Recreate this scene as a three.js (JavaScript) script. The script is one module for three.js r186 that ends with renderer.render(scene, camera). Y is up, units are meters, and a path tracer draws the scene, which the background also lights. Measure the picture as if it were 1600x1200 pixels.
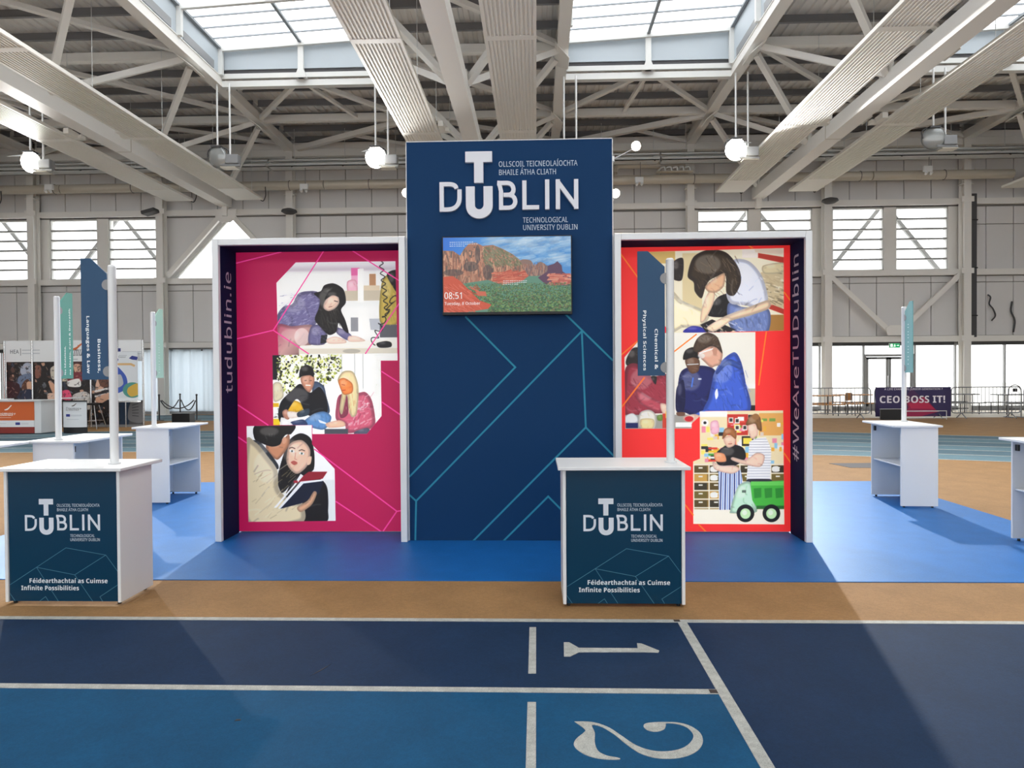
import * as THREE from 'three';
import { mergeGeometries } from 'three/addons/utils/BufferGeometryUtils.js';
import { RoundedBoxGeometry } from 'three/addons/geometries/RoundedBoxGeometry.js';
import { RectAreaLightUniformsLib } from 'three/addons/lights/RectAreaLightUniformsLib.js';

// ---------------------------------------------------------------- camera, sky, exposure
const scene = new THREE.Scene();
const renderer = new THREE.WebGLRenderer({ antialias: true });
renderer.toneMapping = THREE.LinearToneMapping;
renderer.toneMappingExposure = 1.06;
renderer.shadowMap.enabled = true;
RectAreaLightUniformsLib.init();
const camera = new THREE.PerspectiveCamera(2 * Math.atan(600 / 1100) * 180 / Math.PI, 4 / 3, 0.05, 300);
camera.position.set(0, 1.65, 0);
camera.rotation.order = 'YXZ';
camera.rotation.set(-0.75 * Math.PI / 180, 1.98 * Math.PI / 180, -0.4 * Math.PI / 180);
scene.add(camera);
scene.background = new THREE.Color(0.96, 0.98, 1.0);   // even overcast sky
scene.backgroundIntensity = 3.4;
const FLOOD = 950;     // candela of each burning flood lamp, along its beam
const FLOOD_COLOR = new THREE.Color(1.0, 0.98, 0.95);

// ---------------------------------------------------------------- helpers
let seed = 7;
const rnd = () => { seed = (seed * 1664525 + 1013904223) >>> 0; return seed / 4294967296; };
const used = new Map();
function numbered(n) { const k = used.get(n) || 0; used.set(n, k + 1); return k ? `${n}_${String(k).padStart(3, '0')}` : n; }
const V = (x, y, z) => new THREE.Vector3(x, y, z);
function thing(name, label, category, p = [0, 0, 0], turn = 0, group) {
  const o = new THREE.Group(); o.name = numbered(name); o.position.set(...p); o.rotation.y = turn;
  o.userData = { label, category }; if (group) o.userData.group = group;
  scene.add(o); return o;
}
function struct(name, label) { const o = new THREE.Group(); o.name = name; o.userData = { kind: 'structure', label, category: name.split('_')[0] }; scene.add(o); return o; }
function part(name, geo, m, parent, label) {
  const o = new THREE.Mesh(geo, m); o.name = name; o.castShadow = o.receiveShadow = true; parent.add(o);
  if (label) o.userData.label = label; return o;
}
function triUV(g, s = 1) {                                   // uv in metres from position and normal
  if (g.index) g = g.toNonIndexed();
  const p = g.attributes.position, n = g.attributes.normal, uv = new Float32Array(p.count * 2);
  for (let i = 0; i < p.count; i++) {
    const ax = Math.abs(n.getX(i)), ay = Math.abs(n.getY(i)), az = Math.abs(n.getZ(i));
    const a = ax > ay && ax > az ? [p.getZ(i), p.getY(i)] : ay > az ? [p.getX(i), p.getZ(i)] : [p.getX(i), p.getY(i)];
    uv[2 * i] = a[0] * s; uv[2 * i + 1] = a[1] * s;
  }
  g.setAttribute('uv', new THREE.BufferAttribute(uv, 2)); return g;
}
const B = (w, h, d, x = 0, y = 0, z = 0) => new THREE.BoxGeometry(w, h, d).translate(x, y, z);
const BB = (x0, x1, y0, y1, z0, z1) => B(x1 - x0, y1 - y0, z1 - z0, (x0 + x1) / 2, (y0 + y1) / 2, (z0 + z1) / 2);
const RB = (w, h, d, x = 0, y = 0, z = 0, r = 0.006) => new RoundedBoxGeometry(w, h, d, 2, r).translate(x, y, z);
function beam(a, b, w, h) {                                  // box bar from a to b, w sideways, h upward
  a = V(...a); b = V(...b);
  const d = b.clone().sub(a), L = d.length(); d.normalize();
  const up = Math.abs(d.y) > 0.99 ? V(0, 0, 1) : V(0, 1, 0), s = V().crossVectors(up, d).normalize(), u = V().crossVectors(d, s);
  return B(w, h, L).applyMatrix4(new THREE.Matrix4().makeBasis(s, u, d)).translate((a.x + b.x) / 2, (a.y + b.y) / 2, (a.z + b.z) / 2);
}
function rod(a, b, r, n = 8) {
  a = V(...a); b = V(...b); const d = b.clone().sub(a), L = d.length();
  return new THREE.CylinderGeometry(r, r, L, n).applyQuaternion(new THREE.Quaternion().setFromUnitVectors(V(0, 1, 0), d.normalize())).translate((a.x + b.x) / 2, (a.y + b.y) / 2, (a.z + b.z) / 2);
}
const tube = (pts, r, seg = 24, n = 6) => new THREE.TubeGeometry(new THREE.CatmullRomCurve3(pts.map((p) => V(...p))), seg, r, n, false);
const merge = (a) => mergeGeometries(a.map((g) => { const q = g.index ? g.toNonIndexed() : g; for (const k of Object.keys(q.attributes)) if (!['position', 'normal', 'uv'].includes(k)) q.deleteAttribute(k); return q; }));
function slabFromOutline(pts, y, t) {                        // flat shape on the floor: pts are [x, z]
  const s = new THREE.Shape(pts.map(([x, z]) => new THREE.Vector2(x, -z)));
  return new THREE.ExtrudeGeometry(s, { depth: t, bevelEnabled: false }).rotateX(-Math.PI / 2).translate(0, y, 0);
}
function extrudeXY(pts, t) { return new THREE.ExtrudeGeometry(new THREE.Shape(pts.map(([x, y]) => new THREE.Vector2(x, y))), { depth: t, bevelEnabled: false }); }

// ---------------------------------------------------------------- textures and materials
function noiseTexture(size, lo, hi, octaves, sd) {           // tiling value noise, grey
  seed = sd; const d = new Float32Array(size * size);
  for (const [cells, amp] of octaves) {
    const g = Array.from({ length: cells * cells }, rnd);
    for (let y = 0; y < size; y++) for (let x = 0; x < size; x++) {
      const fx = x / size * cells, fy = y / size * cells, ix = Math.floor(fx), iy = Math.floor(fy), sx = fx - ix, sy = fy - iy;
      const q = (a, b) => g[(b % cells) * cells + (a % cells)], ux = sx * sx * (3 - 2 * sx), uy = sy * sy * (3 - 2 * sy);
      d[y * size + x] += amp * ((q(ix, iy) * (1 - ux) + q(ix + 1, iy) * ux) * (1 - uy) + (q(ix, iy + 1) * (1 - ux) + q(ix + 1, iy + 1) * ux) * uy);
    }
  }
  const tot = octaves.reduce((s, o) => s + o[1], 0), out = new Uint8Array(size * size * 4);
  for (let i = 0; i < size * size; i++) { const v = 255 * (lo + (hi - lo) * d[i] / tot); out.set([v, v, v, 255], 4 * i); }
  const t = new THREE.DataTexture(out, size, size); t.wrapS = t.wrapT = THREE.RepeatWrapping; t.magFilter = THREE.LinearFilter; t.minFilter = THREE.LinearMipmapLinearFilter; t.generateMipmaps = true; t.needsUpdate = true;
  return t;
}
const speckle = noiseTexture(512, 0.80, 1.0, [[8, 1], [64, 0.8], [256, 1.4]], 11); speckle.colorSpace = THREE.SRGBColorSpace; speckle.repeat.set(0.7, 0.7);
const paintWear = noiseTexture(512, 0.62, 1.0, [[16, 0.6], [256, 1.6]], 21); paintWear.colorSpace = THREE.SRGBColorSpace; paintWear.repeat.set(2.2, 2.2);
const grain = noiseTexture(256, 0, 1, [[128, 1], [64, 0.5]], 31); grain.repeat.set(3, 3);
const weave = noiseTexture(256, 0.86, 1.0, [[6, 0.8], [128, 1.2]], 41); weave.colorSpace = THREE.SRGBColorSpace; weave.repeat.set(1.3, 1.3);
const M = (o) => new THREE.MeshStandardMaterial(o);
const mat = {
  tan: new THREE.MeshPhysicalMaterial({ color: '#a37e53', map: speckle, roughness: 0.8, bumpMap: grain, bumpScale: 0.0008, specularIntensity: 0.5 }),
  pale: M({ color: '#e4d9c2', map: speckle, roughness: 0.6 }),
  navy: new THREE.MeshPhysicalMaterial({ color: '#0f3052', map: speckle, roughness: 0.8, bumpMap: grain, bumpScale: 0.0008, specularIntensity: 0.5 }),
  lane: new THREE.MeshPhysicalMaterial({ color: '#07517a', map: speckle, roughness: 0.8, bumpMap: grain, bumpScale: 0.0008, specularIntensity: 0.5 }),
  teal: M({ color: '#5d818f', map: speckle, roughness: 0.8 }),
  tealDark: M({ color: '#4a6c7c', map: speckle, roughness: 0.8 }),
  line: M({ color: '#cdd0ca', map: paintWear, roughness: 0.8 }),
  mark: M({ color: '#2a2120', roughness: 0.7 }),
  carpet: new THREE.MeshPhysicalMaterial({ color: '#1c64b0', map: weave, roughness: 0.5, bumpMap: grain, bumpScale: 0.0005, ior: 1.7, specularIntensity: 1, specularColor: new THREE.Color('#55c4f8') }),
  steel: M({ color: '#eeece7', roughness: 0.55 }),
  steelWhite: M({ color: '#e2e3e0', roughness: 0.5 }),
  panel: M({ color: '#ebe9e2', roughness: 0.6 }),
  deck: M({ color: '#e8e6e3', roughness: 0.6 }),
  purlin: M({ color: '#7d7d80', roughness: 0.6 }),
  cladding: M({ color: '#e0dfde', roughness: 0.6 }),
  core: M({ color: '#8d8a86', roughness: 0.9 }),
  wallPlain: M({ color: '#b3aea6', roughness: 0.85 }),
  kerb: M({ color: '#b9c3ca', roughness: 0.5 }),
  glazingBar: M({ color: '#8f969b', roughness: 0.5 }),
  galv: M({ color: '#dfe2e2', roughness: 0.35, metalness: 0.35 }),
  ductPaint: M({ color: '#cfc8ba', roughness: 0.45, metalness: 0.2 }),
  black: M({ color: '#17181b', roughness: 0.5 }),
  darkGrey: M({ color: '#4a4a4c', roughness: 0.6 }),
  midGrey: M({ color: '#8e9092', roughness: 0.5 }),
  white: M({ color: '#dfe2e4', roughness: 0.35 }),
  whitePlastic: M({ color: '#eceeee', roughness: 0.4 }),
  edge: M({ color: '#dfe3e6', roughness: 0.4, metalness: 0.1 }),
  navyPanel: new THREE.MeshPhysicalMaterial({ color: '#141b40', roughness: 0.85, specularIntensity: 0.2 }),
  chrome: M({ color: '#d5d7d8', roughness: 0.22, metalness: 0.95 }),
  bars: M({ color: '#8b8f92', roughness: 0.4, metalness: 0.6 }),
  wood: M({ color: '#c58f58', roughness: 0.55 }),
  cardboard: M({ color: '#a57c4e', roughness: 0.9 }),
  frameGrey: M({ color: '#9a9b9a', roughness: 0.5, metalness: 0.2 }),
  outer: M({ color: '#a9aaaa', roughness: 0.7 }),
  pavement: M({ color: '#cfccc4', roughness: 0.9 }),
  glass: new THREE.MeshPhysicalMaterial({ color: '#ffffff', roughness: 0, transmission: 1, thickness: 0, ior: 1.5 }),
  sheer: new THREE.MeshPhysicalMaterial({ color: '#d3dfe8', roughness: 0.95, transmission: 0.42, thickness: 0 }),
};
function canvasTexture(w, h, draw) {
  const c = document.createElement('canvas'); c.width = w; c.height = h; const x = c.getContext('2d'); draw(x, w, h);
  const t = new THREE.CanvasTexture(c); t.colorSpace = THREE.SRGBColorSpace; t.anisotropy = 8; return t;
}
function quad(x0, x1, y0, y1, z, t) {                        // a thin board whose front (+z) face carries uv 0..1
  const g = BB(x0, x1, y0, y1, z - t, z), uv = g.attributes.uv, n = g.attributes.normal, p = g.attributes.position;
  for (let i = 0; i < uv.count; i++) uv.setXY(i, (p.getX(i) - x0) / (x1 - x0), (p.getY(i) - y0) / (y1 - y0));
  return g;
}

// ---------------------------------------------------------------- floor
const floor = struct('floor', 'tan sports hall floor with painted running lanes');
const FX = 45, FZ0 = 12, FZ1 = -31;
part('floor_slab', triUV(BB(-FX, FX, -0.3, 0, FZ1, FZ0)), mat.tan, floor);
const strip = (name, x0, x1, d0, d1, m, y = 0.002) => part(name, triUV(BB(x0, x1, -0.05, y, -d1, -d0)), m, floor);
strip('lane_surface', -22, 0.95, 3.65, 4.70, mat.navy); strip('lane_surface', -22, 0.95, 2.60, 3.65, mat.lane);
strip('lane_surface', -22, 0.95, 1.55, 2.60, mat.navy); strip('lane_surface', -22, 0.95, 0.50, 1.55, mat.lane);
strip('lane_surface', 0.95, 22, 0.50, 4.70, mat.navy);
for (const d of [4.70, 3.655, 2.605, 1.555]) strip('lane_line', -22, d > 4 ? 22 : 0.925, d - 0.027, d + 0.027, mat.line, 0.0045);
strip('lane_line', 0.925, 0.985, 0.5, 4.672, mat.line, 0.0045);
strip('lane_line', -0.055, -0.012, 3.86, 4.57, mat.line, 0.0045); strip('lane_line', -0.055, -0.012, 2.76, 3.52, mat.line, 0.0045);
strip('corner_mark', 0.905, 0.945, 4.685, 4.72, mat.mark, 0.006); strip('corner_mark', 0.885, 0.925, 3.635, 3.675, mat.mark, 0.006);
const ONE = [[0.158, -4.314], [0.191, -4.315], [0.245, -4.228], [0.597, -4.227], [0.605, -4.306], [0.631, -4.303], [0.72, -4.192], [0.709, -4.163], [0.631, -4.169], [0.241, -4.162], [0.188, -4.098], [0.151, -4.097]];
const TWO = [[0.17, -3.325], [0.253, -3.322], [0.322, -3.278], [0.374, -3.203], [0.428, -3.121], [0.485, -3.078], [0.546, -3.068], [0.611, -3.085], [0.662, -3.126], [0.699, -3.189], [0.703, -3.242], [0.685, -3.286], [0.646, -3.314], [0.602, -3.318], [0.595, -3.295], [0.58, -3.261], [0.543, -3.239], [0.507, -3.249], [0.49, -3.282], [0.502, -3.311], [0.535, -3.323], [0.593, -3.329], [0.659, -3.324], [0.709, -3.293], [0.739, -3.232], [0.735, -3.158], [0.7, -3.087], [0.643, -3.037], [0.577, -3.013], [0.505, -3.015], [0.439, -3.052], [0.387, -3.13], [0.343, -3.213], [0.294, -3.278], [0.251, -3.293], [0.258, -3.222], [0.251, -3.138], [0.259, -3.068], [0.292, -3.03], [0.343, -3.012], [0.34, -3.0], [0.279, -3.001], [0.219, -3.022], [0.175, -3.066], [0.156, -3.115], [0.17, -3.167], [0.206, -3.221], [0.214, -3.254]];
part('lane_number', triUV(slabFromOutline(ONE, 0, 0.0045)), mat.line, floor, 'white painted numeral 1');
{
  const c = new THREE.SplineCurve([...TWO, TWO[0]].map(([x, z]) => new THREE.Vector2(x, z))).getPoints(200).map((p) => [p.x, p.y]); c.pop();
  part('lane_number', triUV(slabFromOutline(c, 0, 0.0045)), mat.line, floor, 'white painted numeral 2');
}
part('scuff_mark', slabFromOutline([[-1.254, -3.806], [-1.222, -3.885], [-1.184, -3.97], [-1.212, -3.885]], 0, 0.0032), mat.black, floor);
part('scuff_mark', slabFromOutline([[-1.455, -3.30], [-1.427, -3.305], [-1.43, -3.318], [-1.452, -3.318]], 0, 0.0032), mat.black, floor);
// back straight, bending away at both ends: each lane a curved strip
{
  const mid = new THREE.CatmullRomCurve3([[-24, -13.0], [-19, -14.4], [-13, -15.15], [-7.9, -15.28], [0, -14.95], [5.7, -14.28], [7.65, -13.5], [10.5, -12.3], [14, -10.4]].map(([x, z]) => V(x, 0, z)));
  const N = 60, pts = mid.getPoints(N);
  const off = (i, o) => { const a = pts[Math.max(0, i - 1)], b = pts[Math.min(N, i + 1)], t = b.clone().sub(a).normalize(); return [pts[i].x + t.z * o, pts[i].z - t.x * o]; };
  const band = (o0, o1, t) => slabFromOutline([...Array(N + 1).keys()].map((i) => off(i, o0)).concat([...Array(N + 1).keys()].reverse().map((i) => off(i, o1))), -0.02, t + 0.02);
  for (let k = 0; k < 6; k++) part('lane_surface', triUV(band(k * 0.98, (k + 1) * 0.98, 0.002)), k % 2 ? mat.tealDark : mat.teal, floor);
  for (let k = 0; k <= 6; k++) part('lane_line', triUV(band(k * 0.98 - 0.035, k * 0.98 + 0.035, 0.005)), mat.line, floor);
}
for (let k = 0; k < 4; k++) { strip('lane_surface', -26, -6, 26.1 + k * 0.95, 27.05 + k * 0.95, k % 2 ? mat.tealDark : mat.teal); strip('lane_line', -26, -6, 26.07 + k * 0.95, 26.13 + k * 0.95, mat.line, 0.005); }
strip('floor_covering', 7, 26, 25.85, 30.5, mat.pale, 0.003);
part('floor_hatch', slabFromOutline([[5.30, -12.95], [6.35, -13.0], [6.55, -12.55], [6.15, -12.3], [5.42, -12.35]], -0.01, 0.014), M({ color: '#4b494c', roughness: 0.8 }), floor, 'dark grey access hatch flush with the floor');

// ---------------------------------------------------------------- ground outside
const ground = struct('ground', 'pale pavement outside the glazed wall');
part('pavement', BB(-80, 80, -0.4, -0.06, -110, -31), mat.pavement, ground);

// ---------------------------------------------------------------- back wall
const COLS = [-27.65, -21.95, -16.25, -10.55, -4.85, 0.85, 6.55, 12.25, 17.95, 23.65];
const PITCH = 5.7, ZW = -30.6;
const wallBack = struct('wall_back', 'grey metal panel wall with high windows and low glazing');
const panelGeo = new Map();
function clad(x0, x1, y0, y1) {                               // one cladding panel with shadow gaps around it
  const w = x1 - x0 - 0.03, h = y1 - y0 - 0.03, k = w.toFixed(3) + h.toFixed(3);
  if (!panelGeo.has(k)) panelGeo.set(k, RB(w, h, 0.06, 0, 0, 0, 0.012));
  part('cladding_panel', panelGeo.get(k), mat.cladding, wallBack).position.set((x0 + x1) / 2, (y0 + y1) / 2, ZW - 0.03);
}
const wallCore = (x0, x1, y0, y1) => part('wall_core', BB(x0, x1, y0, y1, ZW - 0.36, ZW - 0.05), mat.core, wallBack);
const ROWS = { top: [8.98, 12.0], mid: [3.18, 5.72], band: [5.98, 8.66] };
COLS.slice(0, -1).forEach((x, i) => {
  const kind = ['window', 'window', 'gable', 'panel', 'panel', 'panel', 'window', 'window', 'panel'][i];
  for (let k = 0; k < 5; k++) {
    const a = x + k * PITCH / 5, b = a + PITCH / 5;
    clad(a, b, ...ROWS.top); clad(a, b, ROWS.mid[0], 5.45); clad(a, b, 5.45, 5.72);
    if (kind === 'panel') { clad(a, b, 5.98, 7.9); clad(a, b, 7.9, 8.66); }
  }
  wallCore(x, x + PITCH, 8.66, 12.3); wallCore(x, x + PITCH, 2.86, 5.98);
  if (kind === 'panel') wallCore(x, x + PITCH, 5.98, 8.66);
  if (kind === 'window') {                                    // piers beside and between the two openings
    for (const [a, b] of [[0, 0.42], [2.58, 3.08], [5.27, 5.7]]) part('window_pier', BB(x + a, x + b, 5.98, 8.66, ZW - 0.36, ZW + 0.04), mat.steel, wallBack);
    for (let w = 0; w < 2; w++) for (let s = 0; s < 4; s++) { const vx = x + (w ? 3.14 : 0.48) + s * 0.54; part('vent_slot', BB(vx, vx + 0.42, 8.70, 8.75, ZW, ZW + 0.07), mat.black, wallBack); }
  }
  if (kind === 'gable') {                                     // cladding either side of a triangular window
    const cx = x + PITCH / 2, tri = (s) => new THREE.ExtrudeGeometry(new THREE.Shape([[cx + s * 2.85, 5.98], [cx + s * 2.85, 8.66], [cx + s * 0.12, 8.66], [cx + s * 2.55, 5.98]].map(([a, b]) => new THREE.Vector2(a, b))), { depth: 0.3, bevelEnabled: false }).translate(0, 0, ZW - 0.3);
    part('cladding_panel', tri(-1), mat.cladding, wallBack); part('cladding_panel', tri(1), mat.cladding, wallBack);
  }
});
for (const s of [-1, 1]) part('wall_end', BB(s > 0 ? 23.65 : -FX - 0.3, s > 0 ? FX + 0.3 : -27.65, 0, 12.3, ZW - 0.36, ZW), mat.cladding, wallBack);
part('sill', BB(-27.65, 23.65, 0, 0.14, ZW - 0.3, ZW + 0.06), mat.midGrey, wallBack);
// the remaining shell
const shell = (name, g, label) => { const s = struct(name, label); part('wall_surface', g, mat.wallPlain, s); };
shell('wall_left', BB(-FX - 0.4, -FX, 0, 12.3, ZW, FZ0), 'plain grey side wall of the hall');
shell('wall_right', BB(FX, FX + 0.4, 0, 12.3, ZW, FZ0), 'plain grey side wall opposite');
{
  const s = struct('wall_front', 'plain grey wall behind the viewer with a low and a high band of windows'), w = struct('window_0', 'window bands in the wall behind the viewer');
  for (const [a, b] of [[0, 0.15], [2.9, 5.98], [8.66, 12.3]]) part('wall_surface', BB(-FX - 0.4, FX + 0.4, a, b, FZ0, FZ0 + 0.4), mat.wallPlain, s);
  for (let x = -FX - 0.4; x < FX; x += 5.7) for (const [a, b] of [[0.15, 2.9], [5.98, 8.66]]) { part('window_pier', BB(x, x + 0.5, a, b, FZ0, FZ0 + 0.4), mat.wallPlain, s); part('pane', BB(x + 0.5, Math.min(x + 5.7, FX + 0.4), a, b, FZ0 + 0.2, FZ0 + 0.21), mat.glass, w); }
}

// windows: high louvred pairs, triangular gable, low glazing with a double door
let wn = 0;
function highWindow(x0, x1) {
  const w = struct(`window_${++wn}`, 'high louvred window with horizontal blades'); const y0 = 5.98, y1 = 8.66;
  for (const [a, b, c, d] of [[x0, x1, y0, y0 + 0.06], [x0, x1, y1 - 0.06, y1], [x0, x0 + 0.05, y0, y1], [x1 - 0.05, x1, y0, y1]]) part('window_frame', BB(a, b, c, d, ZW - 0.14, ZW - 0.02), mat.steelWhite, w);
  const h = (y1 - y0 - 0.12) / 6, pane = BB(x0 + 0.05, x1 - 0.05, 0, h - 0.05, -0.004, 0.004);
  for (let k = 0; k < 6; k++) {
    part('pane', pane, mat.glass, w).position.set(0, y0 + 0.06 + k * h + 0.03, ZW - 0.09);
    if (k) part('louvre_blade', BB(x0 + 0.05, x1 - 0.05, -0.03, 0.03, -0.1, 0.1), mat.frameGrey, w).position.set(0, y0 + 0.06 + k * h, ZW - 0.09);
  }
}
for (const i of [0, 1, 6, 7]) { highWindow(COLS[i] + 0.42, COLS[i] + 2.58); highWindow(COLS[i] + 3.08, COLS[i] + 5.27); }
{
  const w = struct(`window_${++wn}`, 'triangular window between two diagonal wall braces'), cx = -13.4;
  part('pane', extrudeXY([[cx - 2.5, 6.02], [cx + 2.5, 6.02], [cx, 8.62]], 0.01).translate(0, 0, ZW - 0.15), mat.glass, w);
  for (const s of [-1, 1]) part('window_frame', beam([cx + s * 2.5, 6.04, ZW - 0.1], [cx + s * 0.1, 8.6, ZW - 0.1], 0.1, 0.09), mat.steelWhite, w);
}
COLS.slice(0, -1).forEach((x, i) => {
  const w = struct(`window_${++wn}`, 'floor level glazing between two columns'); const hasDoor = i === 7, ms = hasDoor ? [x + 0.1, 14.0, 16.15, x + PITCH - 0.1] : [x + 0.1, x + 1.95, x + 3.8, x + PITCH - 0.1];
  part('window_frame', BB(x, x + PITCH, 2.78, 2.86, ZW - 0.14, ZW), mat.frameGrey, w); part('window_frame', BB(x, x + PITCH, 0.14, 0.2, ZW - 0.14, ZW), mat.frameGrey, w);
  ms.forEach((m, k) => {
    part('mullion', BB(m - 0.03, m + 0.03, 0.2, 2.78, ZW - 0.14, ZW), mat.frameGrey, w);
    if (k) part('pane', BB(ms[k - 1] + 0.03, m - 0.03, hasDoor && k === 2 ? 2.42 : 0.2, 2.78, ZW - 0.08, ZW - 0.07), mat.glass, w);
  });
  part('blind_box', BB(x + 0.2, x + PITCH - 0.2, 2.80, 2.92, ZW - 0.02, ZW + 0.05), mat.darkGrey, w, 'dark roller blind box');
});
{
  const d = struct('door_1', 'grey framed double glass door in the glazed wall'); const x0 = 14.0, x1 = 16.15, xm = 15.05, z = ZW - 0.02;
  part('door_frame', BB(x0, x1, 2.32, 2.42, z - 0.12, z + 0.06), mat.frameGrey, d); part('door_frame', BB(x0, x0 + 0.08, 0.14, 2.32, z - 0.12, z + 0.06), mat.frameGrey, d); part('door_frame', BB(x1 - 0.08, x1, 0.14, 2.32, z - 0.12, z + 0.06), mat.frameGrey, d);
  for (const [a, b] of [[x0 + 0.1, xm - 0.01], [xm + 0.01, x1 - 0.1]]) {
    const leaf = part('door_leaf', merge([BB(a, a + 0.1, 0.16, 2.3, z - 0.05, z), BB(b - 0.1, b, 0.16, 2.3, z - 0.05, z), BB(a, b, 2.2, 2.3, z - 0.05, z), BB(a, b, 0.16, 0.36, z - 0.05, z)]), mat.frameGrey, d);
    part('pane', BB(a + 0.1, b - 0.1, 0.36, 2.2, z - 0.03, z - 0.02), mat.glass, leaf);
    part('door_closer', BB(a + 0.12, a + 0.42, 2.24, 2.29, z, z + 0.06), mat.darkGrey, leaf);
    part('pull_handle', rod([a < xm - 0.5 ? b - 0.05 : a + 0.05, 0.9, z + 0.06], [a < xm - 0.5 ? b - 0.05 : a + 0.05, 1.5, z + 0.06], 0.016), mat.chrome, leaf);
  }
}
// ---------------------------------------------------------------- columns, rails, wall braces
function iSection(w, d, t, h) { return merge([B(w, h, t, 0, h / 2, d / 2 - t / 2), B(w, h, t, 0, h / 2, -d / 2 + t / 2), B(t, h, d - 2 * t, 0, h / 2, 0)]); }
const colGeo = iSection(0.3, 0.4, 0.03, 11.3);
const nearTo = ['far outer corner of the hall', 'beside the grant booth side window', 'in front of the translucent curtain', 'beside the triangular window', 'behind the pink lightbox', 'behind the blue tower', 'beside the first louvred window pair by the red lightbox', 'between the two louvred window pairs', 'beside the dark downpipe', 'beyond the dark downpipe'];
COLS.forEach((x, i) => {
  const c = thing('steel_column', `cream steel column on the back wall ${nearTo[i]}`, 'column', [x, 0, -30.15], 0, 'columns of the back wall');
  part('shaft', colGeo, mat.steel, c); part('base_plate', RB(0.5, 0.03, 0.6, 0, 0.015, 0), mat.steel, c);
  for (const y of [3.05, 5.85, 8.82]) part('bracket', B(0.5, 0.22, 0.02, 0, y, 0.21), mat.steel, c);
  part('knee_plate', B(0.46, 0.03, 0.3, 0, 9.45, 0.05), mat.steel, c);
  for (const s of [-1, 1]) part('head_brace', beam([0, 9.5, 0.05], [s * 0.42, 10.1, 0.05], 0.05, 0.09), mat.steel, c);
});
[[3.05, 'lintel rail above the low glazing'], [5.85, 'sill rail under the high windows'], [8.82, 'head rail above the high windows']].forEach(([y, l]) => {
  const r = thing('wall_rail', `cream steel ${l}`, 'rail');
  COLS.slice(0, -1).forEach((x) => part('rail_length', B(PITCH - 0.3, 0.24, 0.16, x + PITCH / 2, y, -30.4), mat.steel, r));
});
function wallBrace(cx, apexY, footY, label) {                  // V of two flat bars with a gusset at the apex
  const g = thing('wall_brace', label, 'brace', [cx, 0, -30.32]), up = apexY > footY;
  for (const s of [-1, 1]) part('diagonal', beam([s * 0.25, apexY + (up ? -0.1 : 0.1), 0.1], [s * 2.65, footY, 0.1], 0.14, 0.2), mat.steel, g);
  const y = apexY; part('gusset', extrudeXY(up ? [[-0.5, y + 0.15], [0.5, y + 0.15], [0.42, y - 0.25], [0.2, y - 0.42], [-0.2, y - 0.42], [-0.42, y - 0.25]] : [[-0.35, y - 0.1], [0.35, y - 0.1], [0.42, y + 0.2], [0.25, y + 0.32], [-0.25, y + 0.32], [-0.42, y + 0.2]], 0.05).translate(0, 0, 0.17), mat.steel, g);
}
wallBrace(-13.4, 8.75, 6.05, 'inverted V of cream braces framing the triangular window');
wallBrace(15.1, 3.3, 5.7, 'V of cream braces above the double glass door');
for (const i of [0, 1, 6, 7]) for (const [dx, up] of [[0.5, 1], [3.15, -1]]) {   // braces outside, seen through the louvres
  const e = thing('outer_brace', `pale brace slanting ${up > 0 ? 'up to' : 'down from'} the pier outside the ${{ 0: 'outermost', 1: 'curtain side', 6: 'red bay side', 7: 'door side' }[i]} louvred windows`, 'brace', [COLS[i] + dx, 5.9, -31.6], 0, 'outer braces behind the louvres');
  for (const q of [0.1, 2.1]) part('bracket', B(0.1, 0.14, 0.7, q, -0.02, 0.28), mat.outer, e);
  part('bar', beam([0, up > 0 ? 0 : 3.05, 0], [2.44, up > 0 ? 3.05 : 0, 0], 0.13, 0.16), mat.outer, e); part('bar', beam([0, 0.2, 0.3], [2.2, 0.2, 0.3], 0.06, 0.06), mat.outer, e);
}
// translucent curtain over the low glazing
{
  const w = 6.6, s = new THREE.PlaneGeometry(w, 2.72, 150, 1), p = s.attributes.position;
  for (let i = 0; i < p.count; i++) p.setZ(i, 0.06 * Math.sin(p.getX(i) * 9.5) + 0.03 * Math.sin(p.getX(i) * 23 + 1));
  s.computeVertexNormals();
  const c = thing('curtain', 'white translucent curtain drawn across the low glazing', 'curtain', [-14.6, 1.5, -30.48]);
  part('cloth', s, mat.sheer, c); part('track', B(w, 0.04, 0.05, 0, 1.38, 0), mat.frameGrey, c);
}
// ---------------------------------------------------------------- roof
const TR = [-24.8, -13.4, -2.0, 9.4, 20.8], SKY = [-19.1, -7.7, 3.7, 15.1], HW = 2.85, SK0 = -10.0, SK1 = 23.2, YD = 12.0;
const ceiling = struct('ceiling', 'corrugated metal roof deck on dark purlins');
function deckSheet(x0, x1, d0, d1) {                          // trapezoid ribs running away from the viewer
  const pitch = 0.3, n = Math.round((x1 - x0) / pitch), pw = (x1 - x0) / n, pos = [], prof = [];
  for (let k = 0; k < n; k++) prof.push([x0 + k * pw, 0.045], [x0 + (k + 0.35) * pw, 0.045], [x0 + (k + 0.45) * pw, 0], [x0 + (k + 0.9) * pw, 0]);
  prof.push([x1, 0.045]);
  for (let k = 0; k < prof.length - 1; k++) { const [a, ya] = prof[k], [b, yb] = prof[k + 1]; pos.push(a, YD + ya, -d0, a, YD + ya, -d1, b, YD + yb, -d0, b, YD + yb, -d0, a, YD + ya, -d1, b, YD + yb, -d1); }
  const g = new THREE.BufferGeometry(); g.setAttribute('position', new THREE.Float32BufferAttribute(pos, 3)); g.computeVertexNormals();
  part('deck_sheet', g, mat.deck, ceiling);
}
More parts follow.
